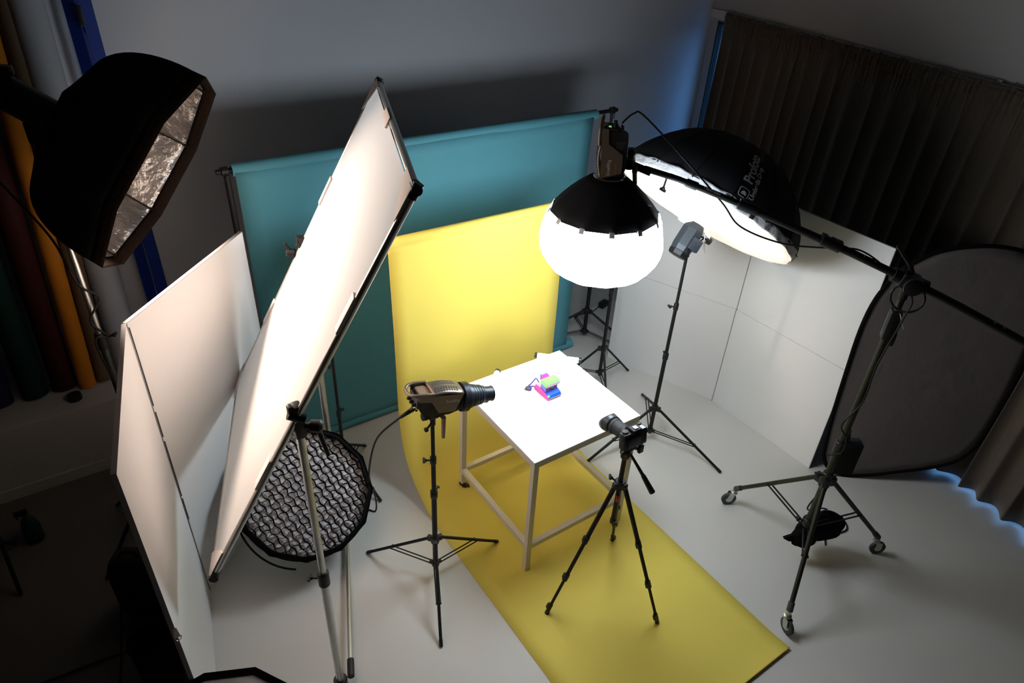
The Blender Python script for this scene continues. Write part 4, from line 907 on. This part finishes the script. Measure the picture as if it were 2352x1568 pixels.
# ================================================================ POP-UP GREY BACKDROP (right)
A3 = V((4.30, 1.60, 0)); h3 = V((cos(RD(-40)), sin(RD(-40)), 0)); n3 = V((-h3.y, h3.x, 0)); s3_ = n3*cos(RD(88)) + V((0, 0, 1))*sin(RD(88)); o3 = A3 + h3*.3
t = thing('pop_up_backdrop', 'grey-brown oval pop-up backdrop with black rim leaning before the curtain', 'backdrop', o3)
oval = [(-.095, .05), (-.03, .012), (.073, .002), (.25, .035), (.42, .09), (.60, .15), (.757, .233), (.835, .36), (.86, .50), (.873, .703), (.875, .95), (.855, 1.237), (.84, 1.45), (.80, 1.65), (.70, 1.80), (.58, 1.875), (.45, 1.903), (.31, 1.903), (.158, 1.878), (.06, 1.845), (-.02, 1.797), (-.139, 1.68), (-.21, 1.487), (-.234, 1.254), (-.226, .94), (-.206, .526), (-.178, .244), (-.15, .13)]
oc = [V((x, y, 0)) for x, y in oval]; NP = len(oval); den = []
for i in range(NP):
    a, b_, c_, d_ = oc[i-1], oc[i], oc[(i+1) % NP], oc[(i+2) % NP]
    for k in range(4):
        tt = k/4; den.append(.5*((2*b_) + (c_-a)*tt + (2*a-5*b_+4*c_-d_)*tt*tt + (-a+3*b_-3*c_+d_)*tt**3))
W3 = lambda q, off=0.: A3 + h3*q.x + s3_*(max(q.y, 0)+.014) + h3.cross(s3_)*off
ctr = sum(den, V((0, 0, 0)))/len(den)
MB().grid(lambda u, v: W3(ctr.lerp(den[int(round(u*len(den))) % len(den)], v), .010*sin(pi*v)**2*sin(2*pi*u+1)), len(den), 12, cu=True).build('cloth', 'greyback', t, solid=.002, weld=True)
b = MB(); pts = [W3(q) for q in den]; b.path(pts + [pts[0]], .0135, n=10); b.build('rim', 'fabric', t)

# ================================================================ DARK THINGS ON THE LEFT FLOOR
t = thing('backpack', 'black padded backpack standing behind the left folding flat', 'bag', (-.27, 3.18, 0))
def blob(c, ax_, ay_, az_, p=.5, ux=V((.83, -.56, 0)), uy=V((.56, .83, 0))):
    def fn(u, v):
        a = 2*pi*u; e = -pi/2 + pi*v; ce, se = cos(e), sin(e); f = lambda w_, q: math.copysign(abs(w_)**q, w_)
        return V(c) + ux*ax_*f(ce, p)*f(cos(a), p) + uy*ay_*f(ce, p)*f(sin(a), p) + V((0, 0, az_*f(se, p)))
    return fn
MB().grid(blob((-.235, 3.12, .24), .11, .09, .24), 40, 20, cu=True).build('main_compartment', 'dfab', t)
MB().grid(blob((-.20, 3.02, .16), .08, .04, .12), 32, 16, cu=True).build('front_pocket', 'dfab', t)
MB().path([(-.27, 3.13, .46), (-.26, 3.10, .52), (-.20, 3.07, .52), (-.19, 3.08, .46)], .007, sub=5).build('handle', 'fabric', t)
t = thing('waste_bin', 'black cylindrical bin behind the left folding flat near the picture bottom', 'bin', (-.205, 2.70, 0))
MB().lathe((-.245, 2.62, 0.002), (0, 0, 1), [(.085, 0), (.09, .005), (.10, .34), (.105, .345), (.105, .36), (.097, .36), (.088, .02)], n=36, caps=False).build('bucket', 'dfab', t)
MB().lathe((-.245, 2.62, .006), (0, 0, 1), [(.01, 0), (.086, .001), (.086, .004), (.01, .006)], n=30).build('base', 'dfab', t)
tag(MB().path([(-.33, 3.45, .006), (-.38, 3.1, .006), (-.42, 2.85, .006), (-.47, 2.60, .006), (-.55, 2.2, .006)], .006, sub=6).build('floor_cable', 'cable'), 'black cable running away from the viewer on the dark left floor', 'cable')
tag(MB().path([(-1.2, 2.98, .018), (-.75, 2.92, .018), (-.5, 2.90, .018), (-.15, 2.86, .006)], .006, sub=6).build('floor_cable', 'cable'), 'black cable crossing sideways over the dark left floor', 'cable')
t = thing('folding_chair', 'dark folding chair at the far left edge, barely visible', 'chair', (-1.0, 3.85, 0))
cc_ = V((-1.02, 3.80, 0))
MB().box(cc_+V((0, 0, .45)), (.42, .40, .03), bev=.01).build('seat', 'dfab', t); MB().box(cc_+V((-.05, .22, .72)), (.42, .03, .30), bev=.012).build('backrest', 'dfab', t)
for sx_ in (-.19, .19):
    MB().tube(cc_+V((sx_, .22, .86)), cc_+V((sx_, -.20, .01)), .011).build('leg', 'black', t); MB().tube(cc_+V((sx_, -.18, .44)), cc_+V((sx_, .24, .01)), .011).build('leg', 'black', t)
t = thing('spray_bottle', 'dark green spray bottle on the floor by the folding chair', 'bottle', (-.72, 4.02, 0))
MB().lathe((-.72, 4.02, .001), (0, 0, 1), [(.03, 0), (.05, .005), (.052, .12), (.035, .18), (.015, .21), (.015, .225)], n=28).build('body', mat('dark_green_plastic', (.003, .035, .03), .4, var=.05), t)
MB().box((-.735, 4.02, .245), (.07, .022, .035), bev=.006).tube((-.765, 4.02, .235), (-.76, 4.02, .20), .005).build('trigger_head', 'plastic', t)

t = thing('metal_clip', 'small shiny metal clip on the near edge of the left folding flat', 'clip', (-.10, 2.078, .99))
MB().prism([(-.012, -.03), (.012, -.03), (.006, .03), (-.004, .03)], (-.098, 2.070, 1.01), (.83, -.2, 0), (0, 0, 1), .004).build('jaw', 'chrome', t, smooth=False)
MB().path([(-.112, 2.072, .98), (-.104, 2.060, .965), (-.09, 2.066, .965), (-.084, 2.068, .98)], .002, sub=4).build('wire_arm', 'chrome', t)
t = thing('power_brick', 'small black power brick on the floor by the plinth behind the right stands', 'power supply', (4.37, 4.43, 0))
MB().box((4.37, 4.425, .035), (.11, .06, .06), frame((0, 0, 1), (1, .3, 0)), bev=.008).build('casing', 'plastic', t)
MB().path([(4.31, 4.42, .03), (4.2, 4.40, .006), (4.05, 4.42, .006), (3.9, 4.44, .006), (3.7, 4.43, .006)], .005, sub=6).build('lead', 'cable', t)
